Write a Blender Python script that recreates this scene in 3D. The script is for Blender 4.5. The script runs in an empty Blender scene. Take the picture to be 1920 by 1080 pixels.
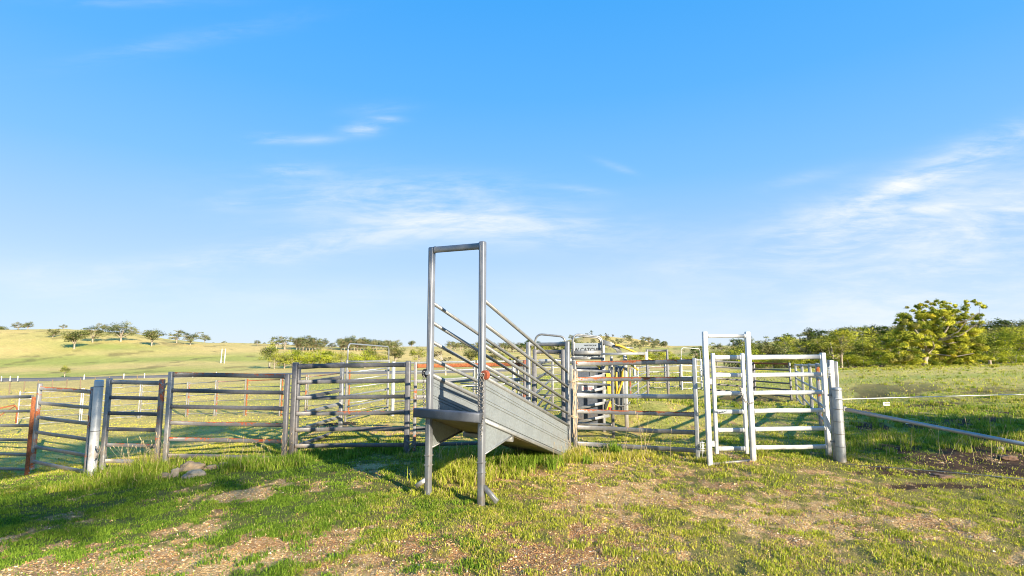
import bpy, math, random
import numpy as np
from mathutils import Vector, Matrix, noise as mnoise

# ------------------------------------------------------------------ camera, sky, sun, exposure
S = bpy.context.scene
COL = S.collection
R = math.radians
FPX = 1000.0
PITCH = math.atan(110 / FPX)
EYE = 1.9
cam = bpy.data.cameras.new('camera')
cam.lens = 36 * FPX / 1920
cam.sensor_width = 36
cam.clip_start = 0.05
cam.clip_end = 20000
camo = bpy.data.objects.new('camera', cam)
COL.objects.link(camo)
camo.location = (0, 0, EYE)
camo.rotation_euler = (R(90) + PITCH, 0, 0)
S.camera = camo

SUN_EL = 20.0
SUN_AZ = 141.0           # clockwise from +Y: behind the camera, to the right
to_sun = Vector((math.sin(R(SUN_AZ)) * math.cos(R(SUN_EL)), math.cos(R(SUN_AZ)) * math.cos(R(SUN_EL)), math.sin(R(SUN_EL))))
sl = bpy.data.lights.new('sun', 'SUN')
sl.energy = 5.0
sl.angle = R(0.5)
sl.color = (1.0, 0.89, 0.70)
so = bpy.data.objects.new('sun', sl)
COL.objects.link(so)
so.rotation_euler = (-to_sun).to_track_quat('-Z', 'Y').to_euler()
so.location = (0, 0, 50)

S.view_settings.view_transform = 'Standard'
S.view_settings.look = 'None'
EXPO = 1.2
S.view_settings.exposure = EXPO
S.view_settings.gamma = 1.0
S.render.engine = 'CYCLES'
S.cycles.filter_width = 1.05


class NT:
    """small helper for node trees"""
    def __init__(self, nt):
        self.nt = nt

    def n(self, typ, ins=None, **props):
        nd = self.nt.nodes.new(typ)
        for k, v in props.items():
            setattr(nd, k, v)
        for k, v in (ins or {}).items():
            self.put(nd.inputs[k], v)
        return nd

    def put(self, sock, v):
        if isinstance(v, bpy.types.NodeSocket):
            self.nt.links.new(v, sock)
        elif isinstance(v, bpy.types.Node):
            self.nt.links.new(v.outputs[0], sock)
        else:
            if hasattr(sock.default_value, '__len__') and not hasattr(v, '__len__'):
                v = [v] * len(sock.default_value)
            if hasattr(sock.default_value, '__len__') and len(sock.default_value) == 4 and len(v) == 3:
                v = (*v, 1)
            sock.default_value = v

    def m(self, op, a, b=0.0, c=0.0, clamp=False):
        nd = self.n('ShaderNodeMath', operation=op, use_clamp=clamp)
        self.put(nd.inputs[0], a)
        self.put(nd.inputs[1], b)
        if op in ('MULTIPLY_ADD', 'SMOOTH_MIN', 'SMOOTH_MAX'):
            self.put(nd.inputs[2], c)
        return nd.outputs[0]

    def mix(self, f, a, b, blend='MIX'):
        nd = self.n('ShaderNodeMix', data_type='RGBA', blend_type=blend)
        self.put(nd.inputs[0], f)
        self.put(nd.inputs[6], a)
        self.put(nd.inputs[7], b)
        return nd.outputs[2]

    def ramp(self, f, stops, interp='LINEAR'):
        nd = self.n('ShaderNodeValToRGB', {0: f})
        cr = nd.color_ramp
        cr.interpolation = interp
        while len(cr.elements) < len(stops):
            cr.elements.new(0.5)
        for e, (p, c) in zip(cr.elements, stops):
            e.position = p
            if not hasattr(c, '__len__'):
                c = (c, c, c)
            e.color = (*c[:3], 1)
        return nd.outputs[0]

    def mapr(self, v, a, b, c=0.0, d=1.0, smooth=True):
        nd = self.n('ShaderNodeMapRange', {0: v, 1: a, 2: b, 3: c, 4: d})
        if smooth:
            nd.interpolation_type = 'SMOOTHSTEP'
        return nd.outputs[0]

    def noise(self, vec, scale, detail=4, rough=0.55, dist=0.0):
        return self.n('ShaderNodeTexNoise', {'Vector': vec, 'Scale': scale, 'Detail': detail, 'Roughness': rough, 'Distortion': dist}).outputs[0]


def vtan(py):
    """vertical world slope dz/dY of a photo row at the photo's centre column"""
    v = (540 - py) / FPX
    return (v * math.cos(PITCH) + math.sin(PITCH)) / (math.cos(PITCH) - v * math.sin(PITCH))


def at(px, py, Y):
    v = (540 - py) / FPX
    ry = math.cos(PITCH) - v * math.sin(PITCH)
    t = Y / ry
    return Vector(((px - 960) / FPX * t, Y, EYE + (v * math.cos(PITCH) + math.sin(PITCH)) * t))


W = bpy.data.worlds.new('World')
S.world = W
W.use_nodes = True
W.node_tree.nodes.clear()
w = NT(W.node_tree)
sky = w.n('ShaderNodeTexSky', sky_type='NISHITA', sun_disc=False, sun_elevation=R(SUN_EL), sun_rotation=R(SUN_AZ),
          altitude=600, air_density=1.0, dust_density=0.6, ozone_density=2.2)
tc = w.n('ShaderNodeTexCoord')
sep = w.n('ShaderNodeSeparateXYZ', {0: tc.outputs['Generated']})
X_, Y_, Z_ = sep.outputs
front = w.m('GREATER_THAN', Y_, 0.12)
Yc = w.m('MAXIMUM', Y_, 0.12)
U = w.m('DIVIDE', X_, Yc)
V = w.m('DIVIDE', Z_, Yc)


def cloud(px, py, rx, ry, ang, amp):
    """soft elongated patch of high cirrus centred on a sky direction"""
    u0, v0 = (px - 960) / FPX, vtan(py)
    du = w.m('SUBTRACT', U, u0)
    dv = w.m('SUBTRACT', V, v0)
    c, s = math.cos(R(ang)), math.sin(R(ang))
    a = w.m('ADD', w.m('MULTIPLY', du, c * FPX / rx), w.m('MULTIPLY', dv, s * FPX / rx))
    b = w.m('ADD', w.m('MULTIPLY', du, -s * FPX / ry), w.m('MULTIPLY', dv, c * FPX / ry))
    r2 = w.m('ADD', w.m('MULTIPLY', a, a), w.m('MULTIPLY', b, b))
    return w.m('MULTIPLY', w.m('POWER', 2.718, w.m('MULTIPLY', r2, -1.0)), amp)


pv = w.n('ShaderNodeCombineXYZ', {0: w.m('MULTIPLY_ADD', V, -0.55, U), 1: w.m('MULTIPLY', V, 3.6), 2: 0.3})
nz = w.noise(pv, 3.0, 9, 0.62, 0.7)
pv2 = w.n('ShaderNodeCombineXYZ', {0: w.m('MULTIPLY_ADD', V, -0.5, U), 1: w.m('MULTIPLY', V, 6.0), 2: 2.3})
nz2 = w.noise(pv2, 8.0, 8, 0.65, 0.4)
mask = None
for a in [(760, 385, 290, 52, -4, 1.15), (980, 430, 250, 34, -4, 1.0), (540, 468, 300, 26, 8, 1.3), (830, 350, 130, 20, 0, .6),
          (700, 555, 520, 30, 2, .38), (230, 530, 260, 34, -3, .35), (430, 384, 50, 14, 0, .5), (60, 520, 160, 40, -10, .35),
          (1830, 300, 220, 30, 22, 1.35), (1700, 350, 120, 16, 24, 1.0), (1640, 415, 230, 46, 12, 1.35), (1800, 480, 360, 120, 14, 1.15), (1420, 490, 230, 26, 4, .5),
          (1520, 335, 80, 12, 12, .35), (1750, 600, 500, 70, 0, .55), (1930, 400, 140, 60, 30, .7),
          (495, 259, 44, 10, 2, 1.1), (672, 241, 38, 13, 4, 1.15), (540, 319, 52, 11, 0, 1.2), (720, 224, 30, 7, -5, .8),
          (580, 262, 50, 9, 2, .6), (700, 203, 60, 12, 5, .4), (1100, 357, 50, 7, -8, .55), (1160, 312, 40, 7, -20, .4),
          (320, 75, 220, 20, 12, .35), (200, 2, 160, 12, 0, .35)]:
    c_ = cloud(*a)
    mask = c_ if mask is None else w.m('ADD', mask, c_)
tex = w.m('ADD', w.m('MULTIPLY', w.mapr(nz, 0.34, 0.68), 0.72), w.m('MULTIPLY', w.mapr(nz2, 0.38, 0.7), 0.42))
cl = w.m('MULTIPLY', w.m('MULTIPLY', mask, tex), 0.50, clamp=True)
cl = w.m('MULTIPLY', cl, front, clamp=True)
EX = 1.04 / (0.1 * 2 ** EXPO)
zel = w.mapr(Z_, 0.0, 0.64, 0.0, 1.0, smooth=False)
grad = w.ramp(zel, [(0.0, (.70, .83, .96)), (.10, (.60, .775, .99)), (.27, (.42, .655, 1.0)), (.47, (.215, .545, 1.0)), (.68, (.11, .46, .99)), (.9, (.06, .40, .97)), (1.0, (.045, .37, .95))])
grad = w.n('ShaderNodeVectorMath', {0: grad, 1: (EX, EX, EX)}, operation='MULTIPLY').outputs[0]
base = w.mix(0.95, sky.outputs[0], grad)
skyc = w.mix(cl, base, (.93 * EX, .97 * EX, 1.02 * EX))
bg = w.n('ShaderNodeBackground', {'Color': skyc, 'Strength': 0.1})
wo = w.n('ShaderNodeOutputWorld', {'Surface': bg})

# ------------------------------------------------------------------ helpers
def fbm(x, y, scale, octv=4, seed=0, gain=0.5):
    """value noise fbm on numpy arrays, 0..1"""
    x = np.asarray(x, float) * scale
    y = np.asarray(y, float) * scale
    out = np.zeros(np.broadcast(x, y).shape)
    amp, tot = 1.0, 0.0
    for o in range(octv):
        xi, yi = np.floor(x), np.floor(y)
        fx, fy = x - xi, y - yi
        fx = fx * fx * (3 - 2 * fx)
        fy = fy * fy * (3 - 2 * fy)

        def h(a, b):
            v = np.sin(a * 127.1 + b * 311.7 + seed * 74.7 + o * 19.3) * 43758.5453
            return v - np.floor(v)
        v = (h(xi, yi) * (1 - fx) + h(xi + 1, yi) * fx) * (1 - fy) + (h(xi, yi + 1) * (1 - fx) + h(xi + 1, yi + 1) * fx) * fy
        out += v * amp
        tot += amp
        amp *= gain
        x = x * 2.03 + 17.1
        y = y * 2.03 + 5.7
    return out / tot


def sstep(a, b, x):
    t = np.clip((np.asarray(x, float) - a) / (b - a), 0, 1)
    return t * t * (3 - 2 * t)


def tag(o, label=None, cat=None, group=None, kind=None):
    if label: o['label'] = label
    if cat: o['category'] = cat
    if group: o['group'] = group
    if kind: o['kind'] = kind
    return o


def thing(name, label, cat, loc=(0, 0, 0), group=None):
    o = bpy.data.objects.new(name, None)
    o.empty_display_size = 0.2
    COL.objects.link(o)
    o.location = loc
    return tag(o, label, cat, group)


class MB:
    def __init__(self):
        self.v, self.f, self.s = [], [], []

    def add(self, vs, fs, smooth=False):
        b = len(self.v)
        self.v += [tuple(v) for v in vs]
        self.f += [tuple(i + b for i in f) for f in fs]
        self.s += [smooth] * len(fs)
        return self

    def box(self, c, s, ax=None):
        """c centre, s full sizes, ax optional 3 axes"""
        c = Vector(c)
        ax = ax or (Vector((1, 0, 0)), Vector((0, 1, 0)), Vector((0, 0, 1)))
        vs = []
        for k in (-1, 1):
            for j in (-1, 1):
                for i in (-1, 1):
                    vs.append(c + ax[0] * (i * s[0] / 2) + ax[1] * (j * s[1] / 2) + ax[2] * (k * s[2] / 2))
        return self.add(vs, [(0, 2, 3, 1), (4, 5, 7, 6), (0, 1, 5, 4), (2, 6, 7, 3), (0, 4, 6, 2), (1, 3, 7, 5)])

    def sweep(self, pts, prof, up=(0, 0, 1), caps=True, smooth=True):
        """sweep a closed 2-d profile [(side, up)] along a path"""
        pts = [Vector(p) for p in pts]
        n, k = len(pts), len(prof(0) if callable(prof) else prof)
        up = Vector(up)
        vs = []
        for i, p in enumerate(pts):
            d = (pts[min(i + 1, n - 1)] - pts[max(i - 1, 0)]).normalized()
            u = up
            if abs(d.dot(u)) > 0.97:
                u = Vector((0, 1, 0)) if abs(d.y) < 0.9 else Vector((1, 0, 0))
            sd = d.cross(u).normalized()
            uu = sd.cross(d).normalized()
            sc = prof if not callable(prof) else prof(i)
            for a, b in sc:
                vs.append(p + sd * a + uu * b)
        fs = []
        for i in range(n - 1):
            for j in range(k):
                a, b = i * k + j, i * k + (j + 1) % k
                fs.append((a, b, b + k, a + k))
        self.add(vs, fs, smooth)
        if caps:
            b = len(self.v) - len(vs)
            self.f.append(tuple(b + j for j in reversed(range(k))))
            self.f.append(tuple(b + (n - 1) * k + j for j in range(k)))
            self.s += [False, False]
        return self

    def tube(self, pts, r, seg=8, caps=True):
        return self.sweep(pts, [(r * math.cos(2 * math.pi * j / seg), r * math.sin(2 * math.pi * j / seg)) for j in range(seg)], caps=caps)

    def taper(self, pts, radii, seg=6):
        pts = [Vector(p) for p in pts]
        vs, n = [], len(pts)
        for i, p in enumerate(pts):
            d = (pts[min(i + 1, n - 1)] - pts[max(i - 1, 0)]).normalized()
            u = Vector((0, 0, 1)) if abs(d.z) < 0.9 else Vector((1, 0, 0))
            sd = d.cross(u).normalized()
            uu = sd.cross(d)
            for j in range(seg):
                a = 2 * math.pi * j / seg
                vs.append(p + (sd * math.cos(a) + uu * math.sin(a)) * radii[i])
        fs = []
        for i in range(n - 1):
            for j in range(seg):
                a, b = i * seg + j, i * seg + (j + 1) % seg
                fs.append((a, b, b + seg, a + seg))
        return self.add(vs, fs, True)

    def prism(self, poly, normal, th):
        """flat polygon (world points) given a thickness along normal"""
        nn = Vector(normal).normalized() * (th / 2)
        k = len(poly)
        vs = [Vector(p) - nn for p in poly] + [Vector(p) + nn for p in poly]
        fs = [tuple(reversed(range(k))), tuple(range(k, 2 * k))]
        fs += [(i, (i + 1) % k, (i + 1) % k + k, i + k) for i in range(k)]
        return self.add(vs, fs)

    def build(self, name, mat, parent=None, origin=None):
        o0 = Vector(parent.location) if parent else Vector(origin or (0, 0, 0))
        me = bpy.data.meshes.new(name)
        me.from_pydata([tuple(Vector(v) - o0) for v in self.v], [], self.f)
        me.polygons.foreach_set('use_smooth', self.s)
        me.materials.append(mat)
        me.update()
        o = bpy.data.objects.new(name, me)
        COL.objects.link(o)
        if parent:
            o.parent = parent
        else:
            o.location = o0
        return o


def oval(wd, ht, n=14, p=2.8):
    out = []
    for j in range(n):
        a = 2 * math.pi * (j + .5) / n
        c, s = math.cos(a), math.sin(a)
        out.append((wd / 2 * math.copysign(abs(c) ** (2 / p), c), ht / 2 * math.copysign(abs(s) ** (2 / p), s)))
    return out


def np_mesh(name, co, faces_flat, sizes, mat, smooth=False):
    me = bpy.data.meshes.new(name)
    me.vertices.add(len(co))
    me.vertices.foreach_set('co', np.asarray(co, np.float32).ravel())
    me.loops.add(len(faces_flat))
    me.loops.foreach_set('vertex_index', np.asarray(faces_flat, np.int32))
    me.polygons.add(len(sizes))
    st = np.concatenate([[0], np.cumsum(sizes)[:-1]]).astype(np.int32)
    me.polygons.foreach_set('loop_start', st)
    me.polygons.foreach_set('loop_total', np.asarray(sizes, np.int32))
    me.polygons.foreach_set('use_smooth', np.full(len(sizes), smooth))
    me.update(calc_edges=True)
    me.materials.append(mat)
    return me


def set_col(me, name, rgb):
    a = me.attributes.new(name, 'FLOAT_COLOR', 'POINT')
    rgba = np.ones((len(rgb), 4), np.float32)
    rgba[:, :3] = rgb
    a.data.foreach_set('color', rgba.ravel())


# ------------------------------------------------------------------ materials
def new_mat(name):
    m = bpy.data.materials.new(name)
    m.use_nodes = True
    m.node_tree.nodes.clear()
    t = NT(m.node_tree)
    out = t.n('ShaderNodeOutputMaterial')
    return m, t, out


def steel(name, base, metal=0.45, rough=0.48, rust=0.0, topbias=0.0, dirt=0.25, rustcol=(0.50, 0.115, 0.022), spangle=18.0, stain=0.0):
    m, t, out = new_mat(name)
    geo = t.n('ShaderNodeNewGeometry')
    pos = geo.outputs['Position']
    n1 = t.noise(pos, spangle, 5, 0.6)
    n2 = t.noise(pos, 3.1, 4, 0.6)
    n3 = t.noise(pos, 140, 2, 0.5)
    b = Vector(base)
    c = t.ramp(n1, [(0.3, b * (1 - dirt)), (0.7, b * (1 + dirt * 0.55))])
    c = t.mix(t.mapr(n2, 0.35, 0.75, 0, 0.5), c, tuple(b * (1 - dirt * 1.4)))
    # pale chips and droppings
    chips = t.mapr(n3, 0.70, 0.74)
    c = t.mix(t.m('MULTIPLY', chips, 0.55), c, (0.66, 0.65, 0.61))
    zz = t.n('ShaderNodeSeparateXYZ', {0: pos}).outputs[2]
    mud = t.m('MULTIPLY', t.mapr(zz, 0.75, -0.1, 0.0, 1.0), t.mapr(t.noise(pos, 6.0, 5, 0.7), 0.42, 0.62))
    c = t.mix(t.m('MULTIPLY', mud, 0.6), c, (0.22, 0.16, 0.10))
    if stain:
        sv = t.n('ShaderNodeMapping', {'Vector': pos, 'Scale': (22.0, 22.0, 2.2)})
        st = t.mapr(t.noise(sv, 1.0, 5, 0.65), 0.52, 0.72)
        c = t.mix(t.m('MULTIPLY', st, stain), c, (0.25, 0.20, 0.14))
        sp = t.mapr(t.noise(pos, 9.0, 6, 0.8), 0.66, 0.70)
        c = t.mix(t.m('MULTIPLY', sp, 0.7), c, (0.34, 0.13, 0.05))
    if rust > 0:
        nrm = t.n('ShaderNodeSeparateXYZ', {0: geo.outputs['Normal']}).outputs[2]
        r1 = t.noise(pos, 4.2, 6, 0.72)
        r2 = t.noise(pos, 32.0, 3, 0.6)
        f = t.m('ADD', t.m('MULTIPLY', r1, 0.8), t.m('MULTIPLY', r2, 0.2))
        f = t.m('ADD', f, t.m('MULTIPLY', nrm, topbias))
        rm = t.mapr(f, 0.74 - rust * 0.45, 0.78 - rust * 0.45)
        rc = t.ramp(r2, [(0.3, Vector(rustcol) * 0.42), (0.65, rustcol)])
        c = t.mix(rm, c, rc)
        rg = t.m('ADD', t.m('MULTIPLY', rm, 0.4), rough, clamp=True)
        mt = t.m('MULTIPLY', t.m('SUBTRACT', 1.0, rm), metal)
    else:
        rg, mt = t.m('MULTIPLY_ADD', n1, 0.2, rough - 0.1), metal
    bp = t.n('ShaderNodeBump', {'Strength': 0.15, 'Distance': 0.004, 'Height': n1})
    p = t.n('ShaderNodeBsdfPrincipled', {'Base Color': c, 'Roughness': rg, 'Metallic': mt, 'Normal': bp})
    t.put(out.inputs[0], p)
    return m


def plain(name, col, rough=0.6, metal=0.0, var=0.2, scale=20.0):
    m, t, out = new_mat(name)
    geo = t.n('ShaderNodeNewGeometry')
    n1 = t.noise(geo.outputs['Position'], scale, 5, 0.6)
    b = Vector(col)
    c = t.ramp(n1, [(0.3, b * (1 - var)), (0.7, b * (1 + var * .5))])
    p = t.n('ShaderNodeBsdfPrincipled', {'Base Color': c, 'Roughness': rough, 'Metallic': metal})
    t.put(out.inputs[0], p)
    return m


def leafy(name, trans=0.3):
    m, t, out = new_mat(name)
    a = t.n('ShaderNodeAttribute', attribute_name='tint')
    d = t.n('ShaderNodeBsdfDiffuse', {'Color': a.outputs['Color']})
    tr = t.n('ShaderNodeBsdfTranslucent', {'Color': t.mix(0.35, a.outputs['Color'], (0.30, 0.36, 0.03))})
    mx = t.n('ShaderNodeMixShader', {0: trans, 1: d, 2: tr})
    t.put(out.inputs[0], mx)
    return m


M = {}
M['dark'] = steel('darkened_steel', (0.125, 0.122, 0.128), 0.25, 0.5, 0.14, 0.10, dirt=0.28, rustcol=(.22, .07, .03))  # base darkened to put the left panels' shade into the colour
M['dark_rust'] = steel('dark_steel_rusting', (0.15, 0.145, 0.145), 0.25, 0.5, 0.38, 0.14, rustcol=(0.36, 0.075, 0.018))
M['galv'] = steel('galvanised_steel', (0.29, 0.285, 0.275), 0.38, 0.45, 0.08, 0.0, dirt=.3)
M['galv_brown'] = steel('weathered_steel', (0.26, 0.25, 0.24), 0.35, 0.5, 0.22, 0.05)
M['galv_top'] = steel('steel_rusty_top_edge', (0.30, 0.29, 0.28), 0.35, 0.48, 0.40, 0.30, rustcol=(0.42, 0.115, 0.035))
M['orange'] = steel('orange_rusted_steel', (0.5, 0.45, 0.4), 0.2, 0.6, 0.85, 0.0, rustcol=(0.40, 0.125, 0.045))
M['rust_half'] = steel('half_rusted_steel', (0.27, 0.265, 0.26), 0.3, 0.55, 0.5, 0.0, rustcol=(0.42, 0.115, 0.035))
M['white'] = steel('bright_new_steel', (0.56, 0.56, 0.55), 0.25, 0.42, dirt=0.20, spangle=9)
M['pale'] = steel('pale_steel', (0.36, 0.365, 0.365), 0.4, 0.42, dirt=0.2)
M['sheet'] = steel('galvanised_sheet', (0.31, 0.335, 0.345), 0.35, 0.45, dirt=0.22, spangle=34, stain=0.22)
M['under'] = plain('dirty_underside', (0.22, 0.18, 0.12), 0.8, 0.0, 0.3, 6)
M['chain'] = steel('chain_steel', (0.30, 0.28, 0.26), 0.6, 0.45, 0.35, rustcol=(.25, .09, .03))
M['rustcap'] = plain('rust_red', (0.30, 0.07, 0.03), 0.85, 0.0, 0.35, 30)
M['yellow'] = plain('yellow_paint', (0.62, 0.40, 0.03), 0.5, 0.0, 0.3, 9)
M['black'] = plain('black_rubber', (0.03, 0.03, 0.035), 0.6, 0.0, 0.2, 10)
M['red'] = plain('red_print', (0.75, 0.05, 0.05), 0.5)
M['ink'] = plain('black_print', (0.02, 0.02, 0.02), 0.5)
M['rope'] = plain('bale_twine', (0.55, 0.42, 0.27), 0.9, 0, 0.3, 60)
M['stone'] = plain('field_stone', (0.25, 0.185, 0.115), 0.9, 0, 0.35, 9)
M['stone_pale'] = plain('pale_stone', (0.34, 0.28, 0.20), 0.9, 0, 0.4, 12)
M['clod'] = plain('earth_clod', (0.15, 0.085, 0.05), 0.95, 0, 0.4, 12)
M['bark'] = plain('pale_bark', (0.36, 0.30, 0.23), 0.9, 0, 0.45, 2.0)
M['deadbark'] = plain('bleached_bark', (0.48, 0.42, 0.34), 0.9, 0, 0.3, 2.0)
M['wire'] = steel('fence_wire', (0.5, 0.5, 0.48), 0.7, 0.4)
M['braid'] = plain('electric_braid', (0.72, 0.68, 0.62), 0.7, 0, 0.2, 40)
M['plastic'] = plain('white_plastic', (0.82, 0.82, 0.80), 0.4, 0, 0.05)
M['timber'] = plain('old_fence_timber', (0.22, 0.16, 0.10), 0.9, 0, 0.3, 9)
M['asphalt'] = plain('asphalt', (0.10, 0.10, 0.11), 0.85, 0, 0.2, 0.5)
M['leaf'] = leafy('gum_leaves', 0.2)
M['grass'] = leafy('grass_blades', 0.35)

# ------------------------------------------------------------------ terrain
# every fence end: (photo column, row of top rail, row of bottom rail); rails of a panel span 1.5 m
SPAN = 1.5


def end(px, yt, yb):
    Y = SPAN / (vtan(yt) - vtan(yb))
    a, b = at(px, yt, Y), at(px, yb, Y)
    return Vector((a.x * .5 + b.x * .5, Y, b.z)), a.z


BACK = [(33, 737, 797), (153, 731, 789), (263, 724, 780), (352, 719, 776), (405, 716, 775), (461, 713.5, 774), (527, 712, 775),
        (575, 707, 775), (653, 698, 770), (728, 690, 760)]
FRONT = [(-110, 744, 876), (58, 744, 880), (170, 735, 885), (198, 716, 864), (316, 702, 854), (538, 706, 857), (552, 686.5, 836), (762, 684, 834),
         (778, 686, 833), (984, 683, 829), (1080, 681.6, 831), (1304, 678, 845), (1412, 670, 839), (1548, 669, 837)]
ctrl = [(-.36, 6.6, .05), (-1.1, 7.0, .04), (0.3, 8, .02), (-1.6, 8, .02), (0.0, 7.0, 0.03), (-1.2, 7.1, 0.0), (-0.4, 6.5, 0.0), (0, 4.5, 0.02), (3, 4.5, 0.02), (-3, 4.5, -0.06), (-5.5, 6, -0.18), (5, 6, 0.02), (8, 8, .02),
        (5.3, 9.1, 0.0), (12, 12, 0.08), (20, 24, -0.05), (26, 28, 0.0), (-12, 9, -.75), (-22, 22, -1.9), (0, 14, -.1), (1, 20, -.45), (2, 28, -.9), (9, 20, -.35),
        (8, 27, -.75), (13.4, 25, -.62), (-9, 5, -.5), (9, 5, .05), (-2, -6, 0), (8, -8, .2), (-10, -8, -.3), (-4.3, 9.0, -.10), (-3, 8.6, -.03), (-5.6, 9.4, -.14)]
for e in BACK + FRONT:
    p, zt = end(*e)
    ctrl.append((p.x, p.y, p.z - 0.13))
for px, yb, Y in [(640, 801, 12.6), (735, 772, 18.0), (1150, 829, 12.0), (1512, 766, 15.6), (1278, 729, 28), (1184, 752, 15)]:
    p = at(px, yb, Y)
    ctrl.append((p.x, p.y, p.z))
ctrl = np.array(ctrl)

FCOL = [-700, 0, 120, 240, 330, 400, 520, 640, 760, 900, 1030, 1110, 1180, 1260, 1330, 1500, 1700, 1920, 2600]
FDIST = [30, 45, 90, 150, 230, 330, 430, 600, 900, 1600]
FPY = {
    -700: [800, 752, 716, 706, 672, 600, 610, 640, 648, 649],
    0:    [780, 748, 714, 706, 672, 618, 630, 645, 649, 650],
    120:  [778, 745, 712, 703, 670, 617, 630, 645, 649, 650],
    240:  [775, 742, 709, 699, 668, 626, 634, 646, 649, 650],
    330:  [772, 740, 707, 696, 668, 638, 641, 647, 649, 650],
    400:  [770, 738, 706, 694, 670, 644, 646, 648, 649, 650],
    520:  [766, 733, 704, 691, 672, 646, 648, 649, 649, 650],
    640:  [760, 728, 701, 689, 673, 652, 652, 651, 650, 650],
    760:  [755, 722, 699, 687, 676, 657, 654, 652, 650, 650],
    900:  [750, 716, 697, 686, 678, 664, 657, 652, 649, 650],
    1030: [747, 712, 695, 686, 679, 670, 664, 655, 645, 649],
    1110: [745, 710, 693, 685, 679, 672, 666, 655, 629, 648],
    1180: [743, 707, 692, 685, 679, 672, 666, 655, 634, 648],
    1260: [740, 704, 690, 684, 679, 671, 664, 656, 649, 649],
    1330: [735, 702, 690, 684, 678, 668, 655, 650, 648, 649],
    1500: [722, 695, 690, 684, 676, 655, 635, 645, 648, 649],
    1700: [712, 690, 688, 682, 668, 640, 622, 640, 648, 649],
    1920: [706, 684, 684, 678, 660, 628, 612, 635, 648, 649],
    2600: [702, 680, 676, 670, 650, 618, 606, 630, 648, 649],
}
FZ = np.array([[EYE + vtan(py) * d for py, d in zip(FPY[c], FDIST)] for c in FCOL])
FC = np.array(FCOL, float)
FL = np.log(np.array(FDIST, float))


def ground_z(x, y, bumps=True):
    x = np.atleast_1d(np.asarray(x, float))
    y = np.atleast_1d(np.asarray(y, float))
    # near surface: Shepard over the control points
    num = np.zeros_like(x)
    den = np.zeros_like(x)
    for cx, cy, cz in ctrl:
        d2 = (x - cx) ** 2 + (y - cy) ** 2
        sc = 0.35 + 0.02 * (cx * cx + cy * cy) ** .5
        wt = 1 / (d2 + sc * sc) ** 1.6
        num += wt * cz
        den += wt
    zn = num / den
    r = np.hypot(x, y)
    a = np.arctan2(x, y)
    ac = np.clip(a, -R(57), R(57))
    Yd = np.clip(r * np.cos(ac), 30.01, 1599)
    px = np.clip(960 + 1000 * np.tan(ac), FC[0], FC[-1])
    ci = np.clip(np.searchsorted(FC, px) - 1, 0, len(FC) - 2)
    cf = (px - FC[ci]) / (FC[ci + 1] - FC[ci])
    cf = cf * cf * (3 - 2 * cf) * .5 + cf * .5
    lf_ = np.log(Yd)
    li = np.clip(np.searchsorted(FL, lf_) - 1, 0, len(FL) - 2)
    lf = (lf_ - FL[li]) / (FL[li + 1] - FL[li])
    # smooth (Catmull-Rom) in distance
    def row(k):
        k = np.clip(k, 0, len(FL) - 1)
        return FZ[ci, k] * (1 - cf) + FZ[ci + 1, k] * cf
    p0, p1, p2, p3 = row(li - 1), row(li), row(li + 1), row(li + 2)
    t = lf
    zf = 0.5 * ((2 * p1) + (-p0 + p2) * t + (2 * p0 - 5 * p1 + 4 * p2 - p3) * t * t + (-p0 + 3 * p1 - 3 * p2 + p3) * t ** 3)
    back = sstep(R(75), R(120), np.abs(a))
    zf = zf * (1 - back) + (-1.0) * back
    k = sstep(27, 45, r)
    z = zn * (1 - k) + zf * k
    if bumps:
        z = z + (fbm(x, y, 1.6, 4, 3) - .5) * 0.07 * sstep(2, 4, r) + (fbm(x, y, 8.0, 4, 5) - .5) * 0.045
        z = z + (fbm(x, y, .05, 3, 8) - .5) * np.clip((r - 60) / 60, 0, 1) * 1.2
    return z


def gz(x, y):
    return float(ground_z(x, y, False)[0])


# cover maps -------------------------------------------------------
def scr(x, y):
    """photo-like polar coordinates of a ground point (bearing and depression from the viewpoint)"""
    yy = np.maximum(y, 0.6)
    return 960 + 1000 * x / yy, 650 + 1900 / yy


GRAV = [(180, 1045, 330, 45, .9), (480, 1015, 240, 30, .8), (650, 1000, 110, 26, .6), (410, 967, 60, 10, .7), (500, 912, 55, 11, .8), (690, 866, 60, 9, .6),
        (150, 978, 40, 9, .6), (760, 1050, 260, 40, .6), (1010, 1035, 150, 52, .8), (1200, 915, 330, 48, .62), (1450, 955, 300, 40, .57), (1350, 900, 180, 30, .55),
        (1080, 980, 200, 35, .4), (1700, 965, 300, 18, .45), (1190, 885, 220, 16, .5), (1540, 885, 110, 14, .4), (700, 800, 90, 10, .5), (620, 905, 60, 12, .3), (930, 990, 120, 30, .4)]
DIRT = [(1890, 845, 160, 36, 1.0), (1700, 880, 140, 14, .55), (1650, 838, 90, 12, .55), (1700, 722, 60, 8, .8), (1630, 722, 40, 8, .7), (1650, 690, 40, 5, .3),
        (400, 835, 130, 10, .5), (1400, 726, 70, 8, .9), (1870, 700, 60, 5, .5), (1790, 850, 120, 10, .35), (640, 790, 60, 8, .6), (1900, 905, 120, 8, .4), (1760, 760, 110, 9, .6), (1640, 770, 60, 8, .55), (1850, 730, 80, 6, .6), (1730, 800, 90, 8, .5), (1840, 815, 70, 8, .4), (1760, 905, 160, 7, .5), (1700, 745, 120, 7, .55), (1900, 770, 60, 10, .55), (1820, 790, 90, 7, .6), (1620, 800, 50, 8, .5), (1760, 708, 70, 5, .6), (1870, 862, 170, 24, 1.0), (1720, 855, 90, 10, .6), (1550, 700, 60, 6, .4)]


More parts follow.
